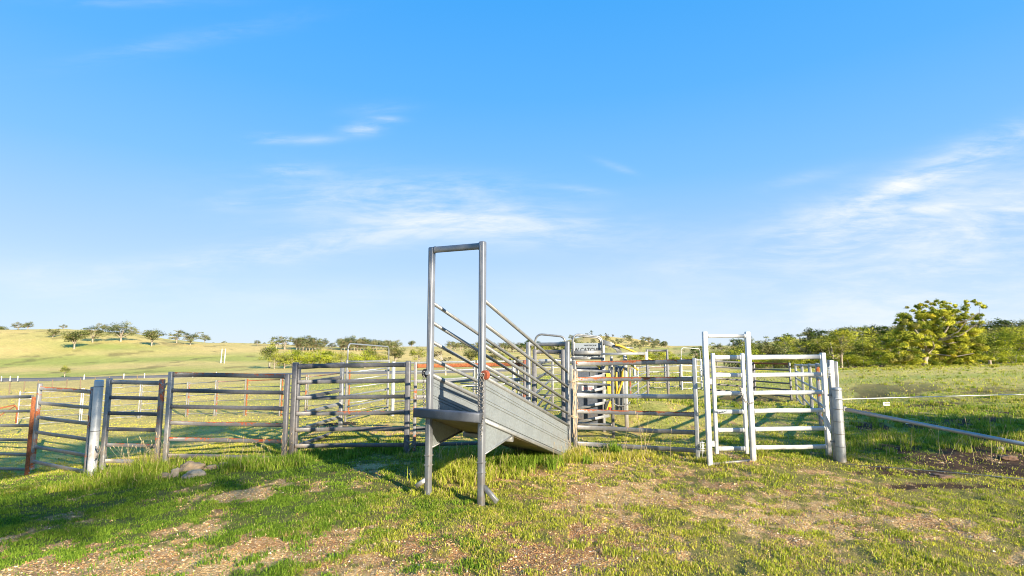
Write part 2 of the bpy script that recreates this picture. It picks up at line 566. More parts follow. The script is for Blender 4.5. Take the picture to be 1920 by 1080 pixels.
def ell(sx, sy, L):
    out = np.zeros_like(sx)
    for a, b, c, d, k in L:
        out = np.maximum(out, k * np.exp(-(((sx - a) / c) ** 2 + ((sy - b) / d) ** 2) * 0.9))
    return out


def cover(x, y):
    """-> grass cover 0..1, dryness 0..1, gravel 0..1, dark soil 0..1"""
    x = np.asarray(x, float)
    y = np.asarray(y, float)
    sx, sy = scr(x, y)
    nA = fbm(x, y * .7, 1.1, 5, 11)
    nB = fbm(x, y, 4.5, 4, 12)
    g = ell(sx, sy, GRAV)
    d = ell(sx, sy, DIRT)
    near = np.where(y > 0.6, 1.0, 0.0)
    nF = fbm(x, y, 13.0, 3, 14)
    rightside = sstep(-1.5, .5, x) * sstep(9.6, 8.4, y)
    g = np.clip(g * near * 1.1 + (nA - .5) * 1.1 + (nB - .5) * 1.3 + (nF - .5) * .9 - .02 * rightside - .10, 0, 1)
    g = g * sstep(24, 14, y)
    d = np.clip(d * near * 1.35 + (nA - .5) * 1.0 + (nB - .5) * .7 - .15, 0, 1) * near
    d = sstep(.17, .42, d)
    grav = sstep(.20, .48, g)
    grass = np.clip(1 - grav * .93 - d * .85, 0, 1)
    # dryness: sunny right side and paddocks golden, left foreground fresh green
    nC = fbm(x, y, .12, 4, 21)
    dry = 0.30 + .36 * sstep(-2.5, 1.0, x + (y - 6) * .12) * sstep(11, 8, y) + .42 * sstep(10.5, 13, y) * sstep(3, -2, x) + .26 * sstep(9.5, 12, y) - .22 * sstep(5.5, 7, x) * sstep(8.6, 10, y) * sstep(26, 15, y)
    dry = np.where((y < 9.6) & (x < -1.0), dry - .20 * sstep(-.8, -3, x), dry)
    dry = dry + (nC - .5) * .6 + (nA - .5) * .8 + (nB - .5) * .5
    return grass, np.clip(dry, 0, 1), grav, d


def ground_colour(x, y):
    grass, dry, grav, dirt = cover(x, y)
    sh = x.shape
    def c3(a): return np.broadcast_to(np.array(a), sh + (3,))
    k = lambda f: f[..., None]
    green = c3((0.10, 0.15, 0.026))
    green2 = c3((0.18, 0.22, 0.04))
    gold = c3((0.55, 0.43, 0.12))
    n1 = fbm(x, y, .9, 4, 31)
    dry = dry * .9
    gcol = green * (1 - k(n1)) + green2 * k(n1)
    gcol = gcol * (1 - k(dry)) + gold * k(dry)
    gravc = c3((0.62, 0.40, 0.165))
    gravd = c3((0.34, 0.135, 0.05))
    n2 = fbm(x, y, 2.2, 4, 33)
    sx, sy = scr(x, y)
    redsoil = np.exp(-(((sx - 960) / 210) ** 2 + ((sy - 1015) / 55) ** 2)) * 1.3
    gm = np.clip(sstep(.35, .7, n2) * .7 + redsoil, 0, 1)
    gv = gravc * (1 - k(gm)) + gravd * k(gm)
    soil = c3((0.03, 0.019, 0.011)) * (1 - k(n2)) + c3((0.10, 0.055, 0.03)) * k(n2)
    # earth shows beneath the blades; near turf colour darkened so their gaps look shaded
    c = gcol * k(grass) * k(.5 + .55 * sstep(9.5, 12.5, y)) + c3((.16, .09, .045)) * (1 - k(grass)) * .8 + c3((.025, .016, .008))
    c = c * (1 - k(grav)) + gv * k(grav)
    c = c * (1 - k(dirt)) + soil * k(dirt)
    # far paddocks: long bands of gold and green
    r = np.hypot(x, y)
    a = np.arctan2(x, y)
    Yd = np.maximum(r * np.cos(np.clip(a, -1, 1)), 1)
    bands = fbm(np.log(Yd) * 9 + fbm(x, y, .01, 2, 41) * 1.6, a * 3.0, 1.0, 4, 42)
    patch = fbm(x, y, .02, 5, 43)
    tuss = fbm(x, y, .35, 3, 44)
    ff = np.clip(.84 + (bands - .5) * 2.2 + (patch - .5) * 1.5, 0, 1)
    # a fresh green strip on the left flat
    strip = np.exp(-((Yd - 215) / 22) ** 2) * sstep(-.2, -.5, a) * .7 + np.exp(-((Yd - 55) / 18) ** 2) * np.exp(-((a + .12) / .3) ** 2) * .8
    ff = np.clip(ff - strip - sstep(.35, .5, a) * .38, 0, 1)
    fgold = c3((0.63, 0.465, 0.165))
    fgreen = c3((0.39, 0.385, 0.09))
    fc = fgreen * (1 - k(ff)) + fgold * k(ff)
    fc = fc * k(.86 + .28 * tuss)
    # dark tussocks
    tm = sstep(.66, .76, fbm(x * .5, y * .22, .33, 3, 46)) * sstep(90, 160, r) * .55
    fc = fc * (1 - k(tm)) + c3((.13, .105, .045)) * k(tm)
    kf = sstep(22, 45, r)
    return c * (1 - k(kf)) + fc * k(kf), grav * (1 - kf), dirt


def build_ground():
    # polar sheet, fine in front of the viewer
    az = []
    a = -180.0
    while a < 180 - 1e-6:
        az.append(a)
        a += 0.2 if -52 <= a < 52 else 2.0
    az = np.radians(np.array(az))
    rad = [0.0]
    r = 2.0
    while r < 2.5: rad.append(r); r *= 1.05
    while r < 30: rad.append(r); r *= 1.0075
    while r < 450: rad.append(r); r *= 1.018
    while r < 9000: rad.append(r); r *= 1.10
    rad = np.array(rad[1:])
    A, Rr = np.meshgrid(az, rad)
    x = (Rr * np.sin(A)).ravel()
    y = (Rr * np.cos(A)).ravel()
    z = ground_z(x, y)
    n_a, n_r = len(az), len(rad)
    co = np.stack([x, y, z], 1)
    i = np.arange(n_r - 1)[:, None] * n_a
    j = np.arange(n_a)[None, :]
    j2 = (j + 1) % n_a
    q = np.stack([i + j, i + n_a + j, i + n_a + j2, i + j2], -1).reshape(-1, 4)
    q = q[:, ::-1]
    cidx = len(co)
    co = np.vstack([co, [[0, 0, gz(0, 0.5)]]])
    tri = np.stack([np.full(n_a, cidx), np.arange(n_a), (np.arange(n_a) + 1) % n_a], 1)[:, ::-1]
    flat = np.concatenate([q.ravel(), tri.ravel()])
    sizes = np.concatenate([np.full(len(q), 4), np.full(len(tri), 3)])
    m, t, out = new_mat('ground')
    at_ = t.n('ShaderNodeAttribute', attribute_name='gcol')
    am = t.n('ShaderNodeAttribute', attribute_name='gmask')
    gm = t.n('ShaderNodeSeparateColor', {0: am.outputs['Color']})
    grav = gm.outputs[0]
    pos = t.n('ShaderNodeNewGeometry').outputs['Position']
    n1 = t.noise(pos, 7, 6, 0.7)
    n2 = t.noise(pos, 60, 4, 0.7)
    n3 = t.noise(pos, .6, 6, 0.7)
    c = at_.outputs['Color']
    c = t.mix(0.8, c, t.ramp(n1, [(.3, .55), (.7, 1.35)]), 'MULTIPLY')
    c = t.mix(0.7, c, t.ramp(n2, [(.3, .45), (.7, 1.5)]), 'MULTIPLY')
    c = t.mix(0.6, c, t.ramp(n3, [(.3, .7), (.7, 1.25)]), 'MULTIPLY')
    v = t.n('ShaderNodeTexVoronoi', {'Vector': pos, 'Scale': 50.0, 'Randomness': 1.0})
    v2 = t.n('ShaderNodeTexVoronoi', {'Vector': pos, 'Scale': 95.0})
    vs = t.n('ShaderNodeSeparateColor', {0: v.outputs['Color']})
    stone = t.ramp(vs.outputs[0], [(0, (0.34, 0.16, 0.06)), (.4, (0.60, .37, .155)), (.72, (.72, .50, .25)), (1, (.82, .68, .46))])
    edge = t.mapr(v.outputs['Distance'], 0.25, 0.62, 1.0, 0.55)
    stone = t.mix(1.0, stone, edge, 'MULTIPLY')
    stone = t.mix(0.25, stone, c)
    c = t.mix(t.m('MULTIPLY', grav, .6), c, stone)
    hgt = t.m('ADD', t.m('MULTIPLY', t.m('MULTIPLY', v.outputs['Distance'], -1.0), grav), t.m('ADD', t.m('MULTIPLY', n2, .8), t.m('MULTIPLY', v2.outputs['Distance'], -.4)))
    bp = t.n('ShaderNodeBump', {'Strength': 0.9, 'Distance': 0.02, 'Height': hgt})
    p = t.n('ShaderNodeBsdfPrincipled', {'Base Color': c, 'Roughness': 0.95, 'Specular IOR Level': 0.15, 'Normal': bp})
    t.put(out.inputs[0], p)
    me = np_mesh('ground', co, flat, sizes, m, True)
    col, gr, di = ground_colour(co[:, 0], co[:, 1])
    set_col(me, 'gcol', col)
    set_col(me, 'gmask', np.stack([gr, di, di * 0], 1))
    o = bpy.data.objects.new('ground', me)
    COL.objects.link(o)
    tag(o, 'grassy and gravelly paddock ground running out to golden hills', kind='structure')


build_ground()

# the road across the far left paddock
def build_road():
    pts = []
    for px, py in [(-900, 735), (-400, 722), (0, 714), (160, 710.5), (320, 706.5), (480, 702), (620, 698.5), (760, 696), (1000, 693)]:
        Y = 92.0
        for _ in range(3):
            pass
        p = at(px, py, Y)
        pts.append(p)
    me_v, me_f = [], []
    fine = []
    for i in range(len(pts) - 1):
        for k in range(12):
            fine.append(pts[i].lerp(pts[i + 1], k / 12))
    for p in fine:
        for k, d in enumerate((-1.7, 1.7)):
            x, y = p.x, p.y + d
            me_v.append((x, y, max(gz(x, p.y - 1.7), gz(x, p.y + 1.7)) + .22))
        for d in (-2.6, 2.6):
            me_v.append((p.x, p.y + d, gz(p.x, p.y + d) - 0.9))
    for i in range(len(fine) - 1):
        a, b = i * 4, i * 4 + 4
        me_f += [(a, b, b + 1, a + 1), (a + 2, b + 2, b, a), (a + 1, b + 1, b + 3, a + 3)]
    mb = MB()
    mb.add(me_v, me_f)
    o = mb.build('road', M['asphalt'])
    tag(o, 'dark sealed road crossing the far left paddock', kind='structure')
    # guide posts
    for i, px in enumerate([6, 20, 36, 50, 172, 245, 283, 372, 415]):
        p = at(px, 0, 88.0)
        x = (px - 960) / FPX * 88.5
        z = gz(x, 88.0)
        mb = MB()
        mb.box((x, 88.0, z + .37), (0.10, 0.05, .75))
        mb.box((x, 88.0, z + .77), (0.08, 0.03, .06))
        g = mb.build('guide_post', M['plastic'], origin=(x, 88.0, z))
        tag(g, 'small white guide post standing along the far road', 'guide post', 'guide posts along the road')


build_road()

# ------------------------------------------------------------------ panels of rails
def rail_mesh(a, b, h, t, mat, parent, name='rail'):
    a, b = Vector(a), Vector(b)
    L = (b - a).length
    rnd = random.Random(int(abs(a.x * 977 + a.z * 3571 + b.y * 131) * 10))
    e = min(.022 / max(L, .1), .2)
    fr_ = [0, e, e * 1.02, .33, .66, 1 - e * 1.02, 1 - e, 1]
    pts = []
    for i, f in enumerate(fr_):
        j = Vector((0, rnd.uniform(-.006, .006), rnd.uniform(-.007, .005))) if i in (3, 4) and L > 1.0 else Vector((0, 0, 0))
        pts.append(a.lerp(b, f) + j)
    big, nor = oval(t * 1.12, h * 1.10), oval(t, h)
    MB().sweep(pts, lambda i: big if i in (0, 1, 6, 7) else nor).build(name, mat, parent)


def post_mesh(base, top, wd, dp, mat, parent, name='post', axis=None, cap=True):
    mb = MB()
    d = Vector((1, 0, 0)) if axis is None else Vector((axis[0], axis[1], 0)).normalized()
    nrm = Vector((-d.y, d.x, 0))
    pr = oval(1, 1, 16, 5)
    lv = [(base, 1.0), (top - Vector((0, 0, .012)), 1.0), (top, .86)]
    vs = []
    for p, s in lv:
        for a, b in pr:
            vs.append(p + d * (a * wd * s) + nrm * (b * dp * s))
    k = len(pr)
    fs = [(i * k + j, i * k + (j + 1) % k, (i + 1) * k + (j + 1) % k, (i + 1) * k + j) for i in range(2) for j in range(k)]
    fs.append(tuple(range(2 * k, 3 * k)))
    mb.add(vs, fs, True)
    mb.s[-1] = False
    return mb.build(name, mat, parent)


def panel(name, label, cat, a, b, mats, group=None, n=6, rh=.06, rt=.038, pw=.055, up=.05, down=.16, skipb=False, posts=True, hoop=0.0, raw=False, jit=0):
    """a, b: photo-measured ends; mats = (left post, rails list or one, right post)"""
    if raw:
        (pa, za), (pb, zb) = a, b
    else:
        pa, za = end(*a)
        pb, zb = end(*b)
    base = Vector((pa.x, pa.y, gz(pa.x, pa.y)))
    t = thing(name, label, cat, base, group)
    d = (pb - pa)
    d.z = 0
    d.normalize()
    ml, mr, mrt = mats
    if not isinstance(mr, (list, tuple)):
        mr = [mr] * n
    pst = 'frame_post' if 'gate' in name else 'post'
    for k in range(n):
        f = k / (n - 1)
        A = Vector((pa.x, pa.y, za + (pa.z - za) * f)) + d * (pw / 2 + .002)
        B = Vector((pb.x, pb.y, zb + (pb.z - zb) * f)) - d * (pw / 2 + .002)
        rail_mesh(A, B, rh * (1.1 if k == 0 else 1), rt, M[mr[k]], t)
    if posts:
        if ml: post_mesh(Vector((pa.x, pa.y, pa.z - down)), Vector((pa.x, pa.y, za + up)), pw, pw, M[ml], t, pst, d)
        post_mesh(Vector((pb.x, pb.y, pb.z - down)), Vector((pb.x, pb.y, zb + up)), pw, pw, M[mrt], t, pst, d)
    if hoop:
        A = Vector((pa.x, pa.y, za + up - .02)) + d * .03
        B = Vector((pb.x, pb.y, zb + up - .02)) - d * .03
        pts = []
        h, r = hoop, .16
        pts.append(A)
        for q in range(6):
            g = q / 5 * math.pi / 2
            pts.append(A + Vector((0, 0, h - r + r * math.sin(g))) + d * (r - r * math.cos(g)))
        for q in range(6):
            g = (1 - q / 5) * math.pi / 2
            pts.append(B + Vector((0, 0, h - r + r * math.sin(g))) - d * (r - r * math.cos(g)))
        pts.append(B)
        MB().tube(pts, .022, 8).build('hoop', M[mrt], t)
    return t


Dk, Gv, Wt = 'dark', 'galv', 'white'
panel('rail_fence', 'leftmost rail panel in the front row, ending in a bright orange rusted post', 'rail panel', FRONT[0], FRONT[1],
      ('galv_brown', ['galv_brown'] * 6, 'orange'), 'front row of yard panels', pw=.07, up=.0)
panel('rail_fence', 'weathered rail panel with orange top rail, sloping down to the thick round post', 'rail panel', (68, 728, 865), (168, 735, 885),
      ('rust_half', ['galv_top'] + ['galv_brown'] * 5, 'rust_half'), 'front row of yard panels', pw=.075, rh=.07, up=.1)
panel('rail_fence', 'narrow dark rail panel just right of the thick round post', 'rail panel', (199, 716, 864), (299, 718, 866),
      ('galv', ['galv', Dk, Dk, Dk, 'dark_rust', 'galv'], 'dark_rust'), 'front row of yard panels', pw=.085, rh=.072, up=.07)
panel('rail_fence', 'wide dark rail panel behind the heap of field stones', 'rail panel', (316, 702, 854), (536, 706, 859),
      ('galv', ['dark_rust', Dk, Dk, 'dark_rust', 'dark_rust', Dk], Dk), 'front row of yard panels', pw=.085, rh=.075, up=.05)
panel('rail_fence', 'long dark blue-grey rail panel just left of the loading ramp', 'rail panel', (551, 686.5, 836), (764, 684, 834),
      (Dk, [Dk, Dk, Dk, 'dark_rust', Dk, Dk], Dk), 'front row of yard panels', pw=.10, rh=.076, up=.07)
panel('rail_fence', 'rail panel with orange top rail standing directly behind the loading ramp', 'rail panel', (778, 686, 833), (984, 683, 829),
      ('rust_half', ['orange', Gv, Gv, Gv, Dk, Dk], 'dark_rust'), 'front row of yard panels', pw=.062, rh=.068, up=.08)
g7 = panel('yard_gate', 'brown steel gate with flaking orange rust along its top rails, right of the ramp', 'gate', (1078, 681.6, 831), (1305, 678, 845),
           ('galv_brown', ['galv_top', 'galv_top', 'pale', 'galv_top', 'galv_brown', 'galv'], 'pale'), pw=.07, rh=.078, rt=.042, up=.06)
panel('rail_fence', 'bright new silver rail panel at the right end of the front row', 'rail panel', (1408, 670, 839), (1548, 669, 837),
      (None, Wt, Wt), 'front row of yard panels', pw=.078, rh=.072, up=.07, down=.2)
panel('rail_fence', 'short rail panel half hidden behind the left end of the brown gate', 'rail panel', (1070, 694, 818), (1149, 697, 822),
      ('galv', 'galv', 'dark'), None, pw=.062, rh=.055)

# pieces behind the dark left panel
panel('rail_fence', 'dark rail panel running back from the ramp-side panel to the tall galvanised post', 'rail panel', (556, 689, 838), (640, 683, 806),
      (Dk, [Dk, Dk, Dk, 'galv', 'galv', Dk], 'galv'), None, pw=.09, rh=.075)
panel('walkthrough_gate', 'galvanised gate with a tall rounded hoop above its rails, behind the dark panel', 'gate', (649, 678, 786), (728, 677, 764),
      ('galv', 'pale', 'pale'), None, pw=.05, rh=.045, hoop=.44)
panel('rail_fence', 'galvanised rail panel running right from the hooped gate', 'rail panel', (737, 681, 772), (889, 678, 752),
      ('white', 'pale', 'galv'), None, pw=.09, rh=.055)
panel('rail_fence', 'galvanised rail panel seen through the ramp rails, behind the orange top rail', 'rail panel', (895, 678, 752), (965, 677, 748),
      ('galv', 'pale', 'galv'), None, pw=.07, rh=.055)
panel('rail_fence', 'far rail panel right of the ramp foot, in front of the golden flat', 'rail panel', (972, 676, 746), (1058, 676, 742),
      ('galv', [Gv, Gv, 'dark', Gv, Gv, Gv], 'galv'), None, pw=.07, rh=.05)

# far row across the left paddock
lab = ['far silver panel at the left end of the back row, beside the rusty low frame', 'far silver panel seen behind the thick round post',
       'far silver panel seen through the narrow dark panel', 'short far silver panel with one orange post, behind the wide dark panel',
       'far panel between two orange posts, left of the middle of the wide dark panel', 'far panel with rusty orange top rail behind the wide dark panel',
       'far panel seen behind the gap between the two dark front panels', 'far panel left of the orange post, behind the long dark panel',
       'far panel right of the orange post, ending at the hooped gate']
mm = [(Wt, 'pale', Wt), (Wt, 'pale', 'pale'), ('pale', 'pale', 'pale'), ('rust_half', 'pale', 'pale'), ('rust_half', ['galv_top'] + ['galv'] * 5, 'galv'),
      ('orange', ['orange'] + ['galv'] * 5, 'pale'), ('orange', 'galv', 'rust_half'), ('galv', ['galv_top'] + ['galv'] * 5, 'galv'), ('orange', 'pale', 'dark')]
for k in range(9):
    a, b = BACK[k], BACK[k + 1]
    panel('rail_fence', lab[k], 'rail panel', (a[0] + 1.8, a[1], a[2]), (b[0] - 1.8, b[1], b[2]), mm[k], 'far row of yard panels', pw=.05, rh=.04, up=.08)

# right-hand yards
def rawend(px, Y, zt, zb):
    return (Vector(((px - 960) / FPX * Y * 1.0, Y, zb)), zt)


side = []
P0 = Vector((5.50, 9.15, 0))
P1 = Vector((13.25, 25.2, 0))
fr = [0.0, .235, .40, .655, 1.0]
zt = [1.60, 1.46, 1.36, 1.22, 1.06]
zb = [0.08, -.04, -.14, -.28, -.46]
labs = ['near right side panel running away from the thick grey strainer post', 'second panel of the right side run, with orange patched post',
        'third panel of the right side run', 'farthest panel of the right side run, meeting the dark back panel']
ms = [('galv', 'pale', 'rust_half'), ('galv', 'pale', 'galv'), ('galv', 'pale', 'galv'), ('galv', 'pale', 'galv')]
for k in range(4):
    a = P0.lerp(P1, fr[k] + .004)
    b = P0.lerp(P1, fr[k + 1] - .004)
    panel('rail_fence', labs[k], 'rail panel', (Vector((a.x, a.y, zb[k])), zt[k]), (Vector((b.x, b.y, zb[k + 1])), zt[k + 1]),
          ms[k], 'right side run of yard panels', pw=.075 if k < 2 else .085, rh=.065, raw=True)
panel('rail_fence', 'dark back panel with rusty top rail seen through the bright new panel', 'rail panel', (1415, 681, 736.5), (1482, 682, 744.5),
      (Dk, ['orange', Dk, Dk, Dk, Dk, Dk], Dk), 'dark panels across the back of the yards', pw=.08, rh=.075)
panel('rail_fence', 'dark back panel seen through the small white framed gate', 'rail panel', (1330, 676, 731), (1412, 681, 736.5),
      (Dk, Dk, Dk), 'dark panels across the back of the yards', pw=.06, rh=.085)
panel('walkthrough_gate', 'white hooped gate at the back, just left of the white doorway frame', 'gate', (1278, 674, 728), (1315, 675, 728),
      (Wt, 'white', Wt), None, pw=.075, rh=.05, hoop=.58)
panel('rail_fence', 'far pale panel left of the white hooped gate', 'rail panel', (1254, 687, 738), (1275, 686, 736),
      ('pale', 'pale', 'dark'), None, pw=.075, rh=.05, n=5)
panel('rail_fence', 'panel running back from the cattle crush to the dark doorway frame', 'rail panel', (1182, 692, 779), (1196, 690, 762),
      ('rust_half', 'pale', 'galv'), None, pw=.06, rh=.055)
panel('rail_fence', 'panel ending at the dark doorway frame behind the cattle crush', 'rail panel', (1197, 690, 758), (1213, 687, 744),
      ('galv', 'pale', 'dark'), None, pw=.06, rh=.055)
panel('rail_fence', 'far silver panel framed by the dark doorway', 'rail panel', (1217, 688, 737), (1250, 688, 737),
      ('dark', ['pale', 'pale', 'galv', 'pale', 'galv', 'galv'], 'galv'), None, pw=.07, rh=.05)
panel('rail_fence', 'farthest silver panel glimpsed between the crush and the dark doorway', 'rail panel', (1190, 680, 721), (1248, 681, 721),
      ('galv', ['pale', 'orange', 'galv', 'dark', 'pale', 'galv'], 'galv'), None, pw=.16, rh=.05)
# inner race right of the ramp foot
panel('race_fence', 'left side panel of the race running back from the ramp foot', 'rail panel', (1001, 684, 832), (1036, 677, 756),
      (Dk, [Dk, Dk, 'galv', Dk, Dk, Dk], 'galv'), None, pw=.08, rh=.06)
panel('race_fence', 'right side panel of the race between ramp foot and cattle crush', 'rail panel', (1072, 689, 828), (1078, 681, 779),
      ('galv', 'galv', 'galv'), None, pw=.06, rh=.06)
panel('rail_fence', 'dark low panel left of the race, running back from the orange-railed panel', 'rail panel', (988, 688, 829), (962, 683, 768),
      ('rust_half', ['pale', 'dark', 'dark', 'dark', 'dark', 'dark'], 'galv'), None, pw=.07, rh=.05)

# ---- posts that stand alone
def round_post(label, px, yt, yb, Y, r, mat, bands=(), cat='post'):
    top, bot = at(px, yt, Y), at(px, yb, Y)
    x = at(px, (yt + yb) / 2, Y).x
    base = Vector((x, Y, gz(x, Y)))
    t = thing('strainer_post', label, cat, base)
    mb = MB()
    lv = [(bot.z - .15, r), (top.z - .03, r), (top.z - .008, r * .93), (top.z, r * .6)]
    k = 24
    vs = [(x + rr * math.cos(2 * math.pi * j / k), Y + rr * math.sin(2 * math.pi * j / k), z) for z, rr in lv for j in range(k)]
    fs = [(i * k + j, i * k + (j + 1) % k, (i + 1) * k + (j + 1) % k, (i + 1) * k + j) for i in range(len(lv) - 1) for j in range(k)]
    fs.append(tuple(range((len(lv) - 1) * k, len(lv) * k)))
    mb.add(vs, fs, True)
    mb.build('pipe', mat, t)
    for zz in bands:
        z = top.z - zz
        mb = MB()
        lv = [(z - .006, r + .002), (z - .006, r + .006), (z + .006, r + .006), (z + .006, r + .002)]
        vs = [(x + rr * math.cos(2 * math.pi * j / k), Y + rr * math.sin(2 * math.pi * j / k), zz_) for zz_, rr in lv for j in range(k)]
        fs = [(i * k + j, i * k + (j + 1) % k, (i + 1) * k + (j + 1) % k, (i + 1) * k + j) for i in range(3) for j in range(k)]
        mb.add(vs, fs, True)
        mb.build('band', M['galv_brown'], t)
    return t


round_post('thick round galvanised post between the left panels', 179, 712, 884, 9.75, .072, M['white'], (.12, .9))
round_post('thick grey strainer post with banded seams at the right end of the yards', 1573, 726, 868, 8.95, .074, M['pale'], (.04, .35, .55, .75, .95))

# end posts joining panels: the pair right of the bright panel
t = thing('corner_post', 'grey square post behind the right edge of the bright new panel', 'post', (at(1562, 770, 9.05).x, 9.05, gz(5.4, 9.05)))
p = at(1563, 770, 9.05)
post_mesh(Vector((p.x, 9.05, -.15)), Vector((p.x, 9.05, at(0, 675, 9.05).z)), .09, .075, M['galv'], t, 'shaft')
for q, zz in enumerate((.35, 1.1)):
    MB().box((p.x - .07, 9.0, zz), (.09, .02, .03)).build('latch_pin', M['galv'], t)

# ---- white doorway frame and its small gate
wl, wr = at(1326, 745, 8.80), at(1407, 745, 8.86)
wt = thing('doorway_frame', 'tall bright white steel doorway frame with a header bar, right of the brown gate', 'gate frame', (wl.x, 8.8, gz(wl.x, 8.8)))
tz = at(0, 624, 8.8).z
bz = at(0, 871, 8.8).z
post_mesh(Vector((wl.x, 8.8, bz - .12)), Vector((wl.x, 8.8, tz + .02)), .082, .07, M['white'], wt, 'post')
post_mesh(Vector((wr.x, 8.86, bz - .02)), Vector((wr.x, 8.86, tz + .02)), .082, .07, M['white'], wt, 'post')
rail_mesh((wl.x + .043, 8.8, tz - .05), (wr.x - .043, 8.86, tz - .05), .062, .05, M['white'], wt, 'header')
rail_mesh((wl.x + .043, 8.8, bz + .01), (wr.x - .043, 8.86, bz + .05), .04, .045, M['galv_brown'], wt, 'threshold_bar')
sg = panel('small_gate', 'narrow bright white walk-through gate hanging inside the doorway frame', 'gate', (1340, 670, 841), (1396, 670, 841),
           ('white', 'white', 'white'), None, pw=.058, rh=.07, up=.07, down=.08)
gp, _ = end(1340, 670, 841)
for zz in (1.32, .30):
    mb = MB()
    mb.box((gp.x - .055, gp.y - .0, zz), (.05, .03, .09))
    mb.box((gp.x - .075, gp.y - .02, zz), (.03, .03, .05))
    mb.build('hinge', M['white'], sg)
gq, _ = end(1396, 670, 841)
mb = MB()
mb.box((gq.x - .05, gq.y - .045, 1.17), (.05, .012, .09))
mb.build('latch_plate', M['white'], sg)


def chain(name, label, pts, link=.04, r=.005, mat=None):
    """chain of alternating oval links along a polyline"""
    pts = [Vector(p) for p in pts]
    seg = [0]
    for a, b in zip(pts, pts[1:]):
        seg.append(seg[-1] + (b - a).length)
    n = max(2, int(seg[-1] / (link * .72)))
    mb = MB()
    for i in range(n):
        s = (i + .5) / n * seg[-1]
        for k in range(len(pts) - 1):
            if seg[k + 1] >= s:
                break
        f = (s - seg[k]) / max(1e-6, seg[k + 1] - seg[k])
        c = pts[k].lerp(pts[k + 1], f)
        d = (pts[k + 1] - pts[k]).normalized()
        side = d.cross(Vector((0, 1, 0)))
        if side.length < .1: side = Vector((1, 0, 0))
        side.normalize()
        if i % 2: side = d.cross(side).normalized()
        loop = []
        for q in range(10):
            g = 2 * math.pi * q / 10
            loop.append(c + d * (math.cos(g) * link * .5) + side * (math.sin(g) * link * .30))
        loop.append(loop[0])
        mb.tube(loop, r, 5, caps=False)
    o = mb.build(name, mat or M['chain'], origin=pts[0])
    tag(o, label, 'chain')
    return o


cx = at(1391, 725, 8.66)
chain('gate_chain', 'short steel chain looped from the small white gate to its frame post',
      [at(1388, 727, 8.62), at(1391, 742, 8.62), at(1396, 752, 8.62), at(1404, 757, 8.64), at(1413, 755, 8.7)], .042, .006)
# latches between the gate posts
for px, py, lab_ in [(1316, 838, 'small bright wire latch low between the brown gate and the white frame'),
                     (1316, 694, 'small bright wire latch high between the brown gate and the white frame'),
                     (1555, 697, 'small bright wire latch between the new panel and the grey corner post')]:
    p = at(px, py, 8.82)
    mb = MB()
    for dx in (-.022, .022):
        mb.tube([p + Vector((dx, 0, -.10)), p + Vector((dx, 0, .08))], .006, 6)
    for dz in (-.06, -.02, .03, .07):
        mb.tube([p + Vector((-.05, -.01, dz)), p + Vector((.05, -.01, dz))], .006, 6)
    mb.tube([p + Vector((0, -.012, -.16)), p + Vector((0, -.012, .1))], .007, 6)
    tag(mb.build('latch', M['white'], origin=p), lab_, 'latch')
for px, py, Y, lab_ in [(769, 834, 9.75, 'knotted chain latch low between the two dark posts left of the ramp'), (307, 726, 9.6, 'short chain latch joining the narrow and wide dark panels'),
                        (185, 846, 9.6, 'chain latch beside the foot of the thick round post')]:
    p = at(px, py, Y)
    o = chain('chain_latch', lab_, [p + Vector((-.06, 0, .08)), p + Vector((0, -.02, .03)), p + Vector((.05, 0, .07)), p + Vector((.01, -.02, -.06)), p + Vector((-.03, -.02, -.12))], .035, .006)

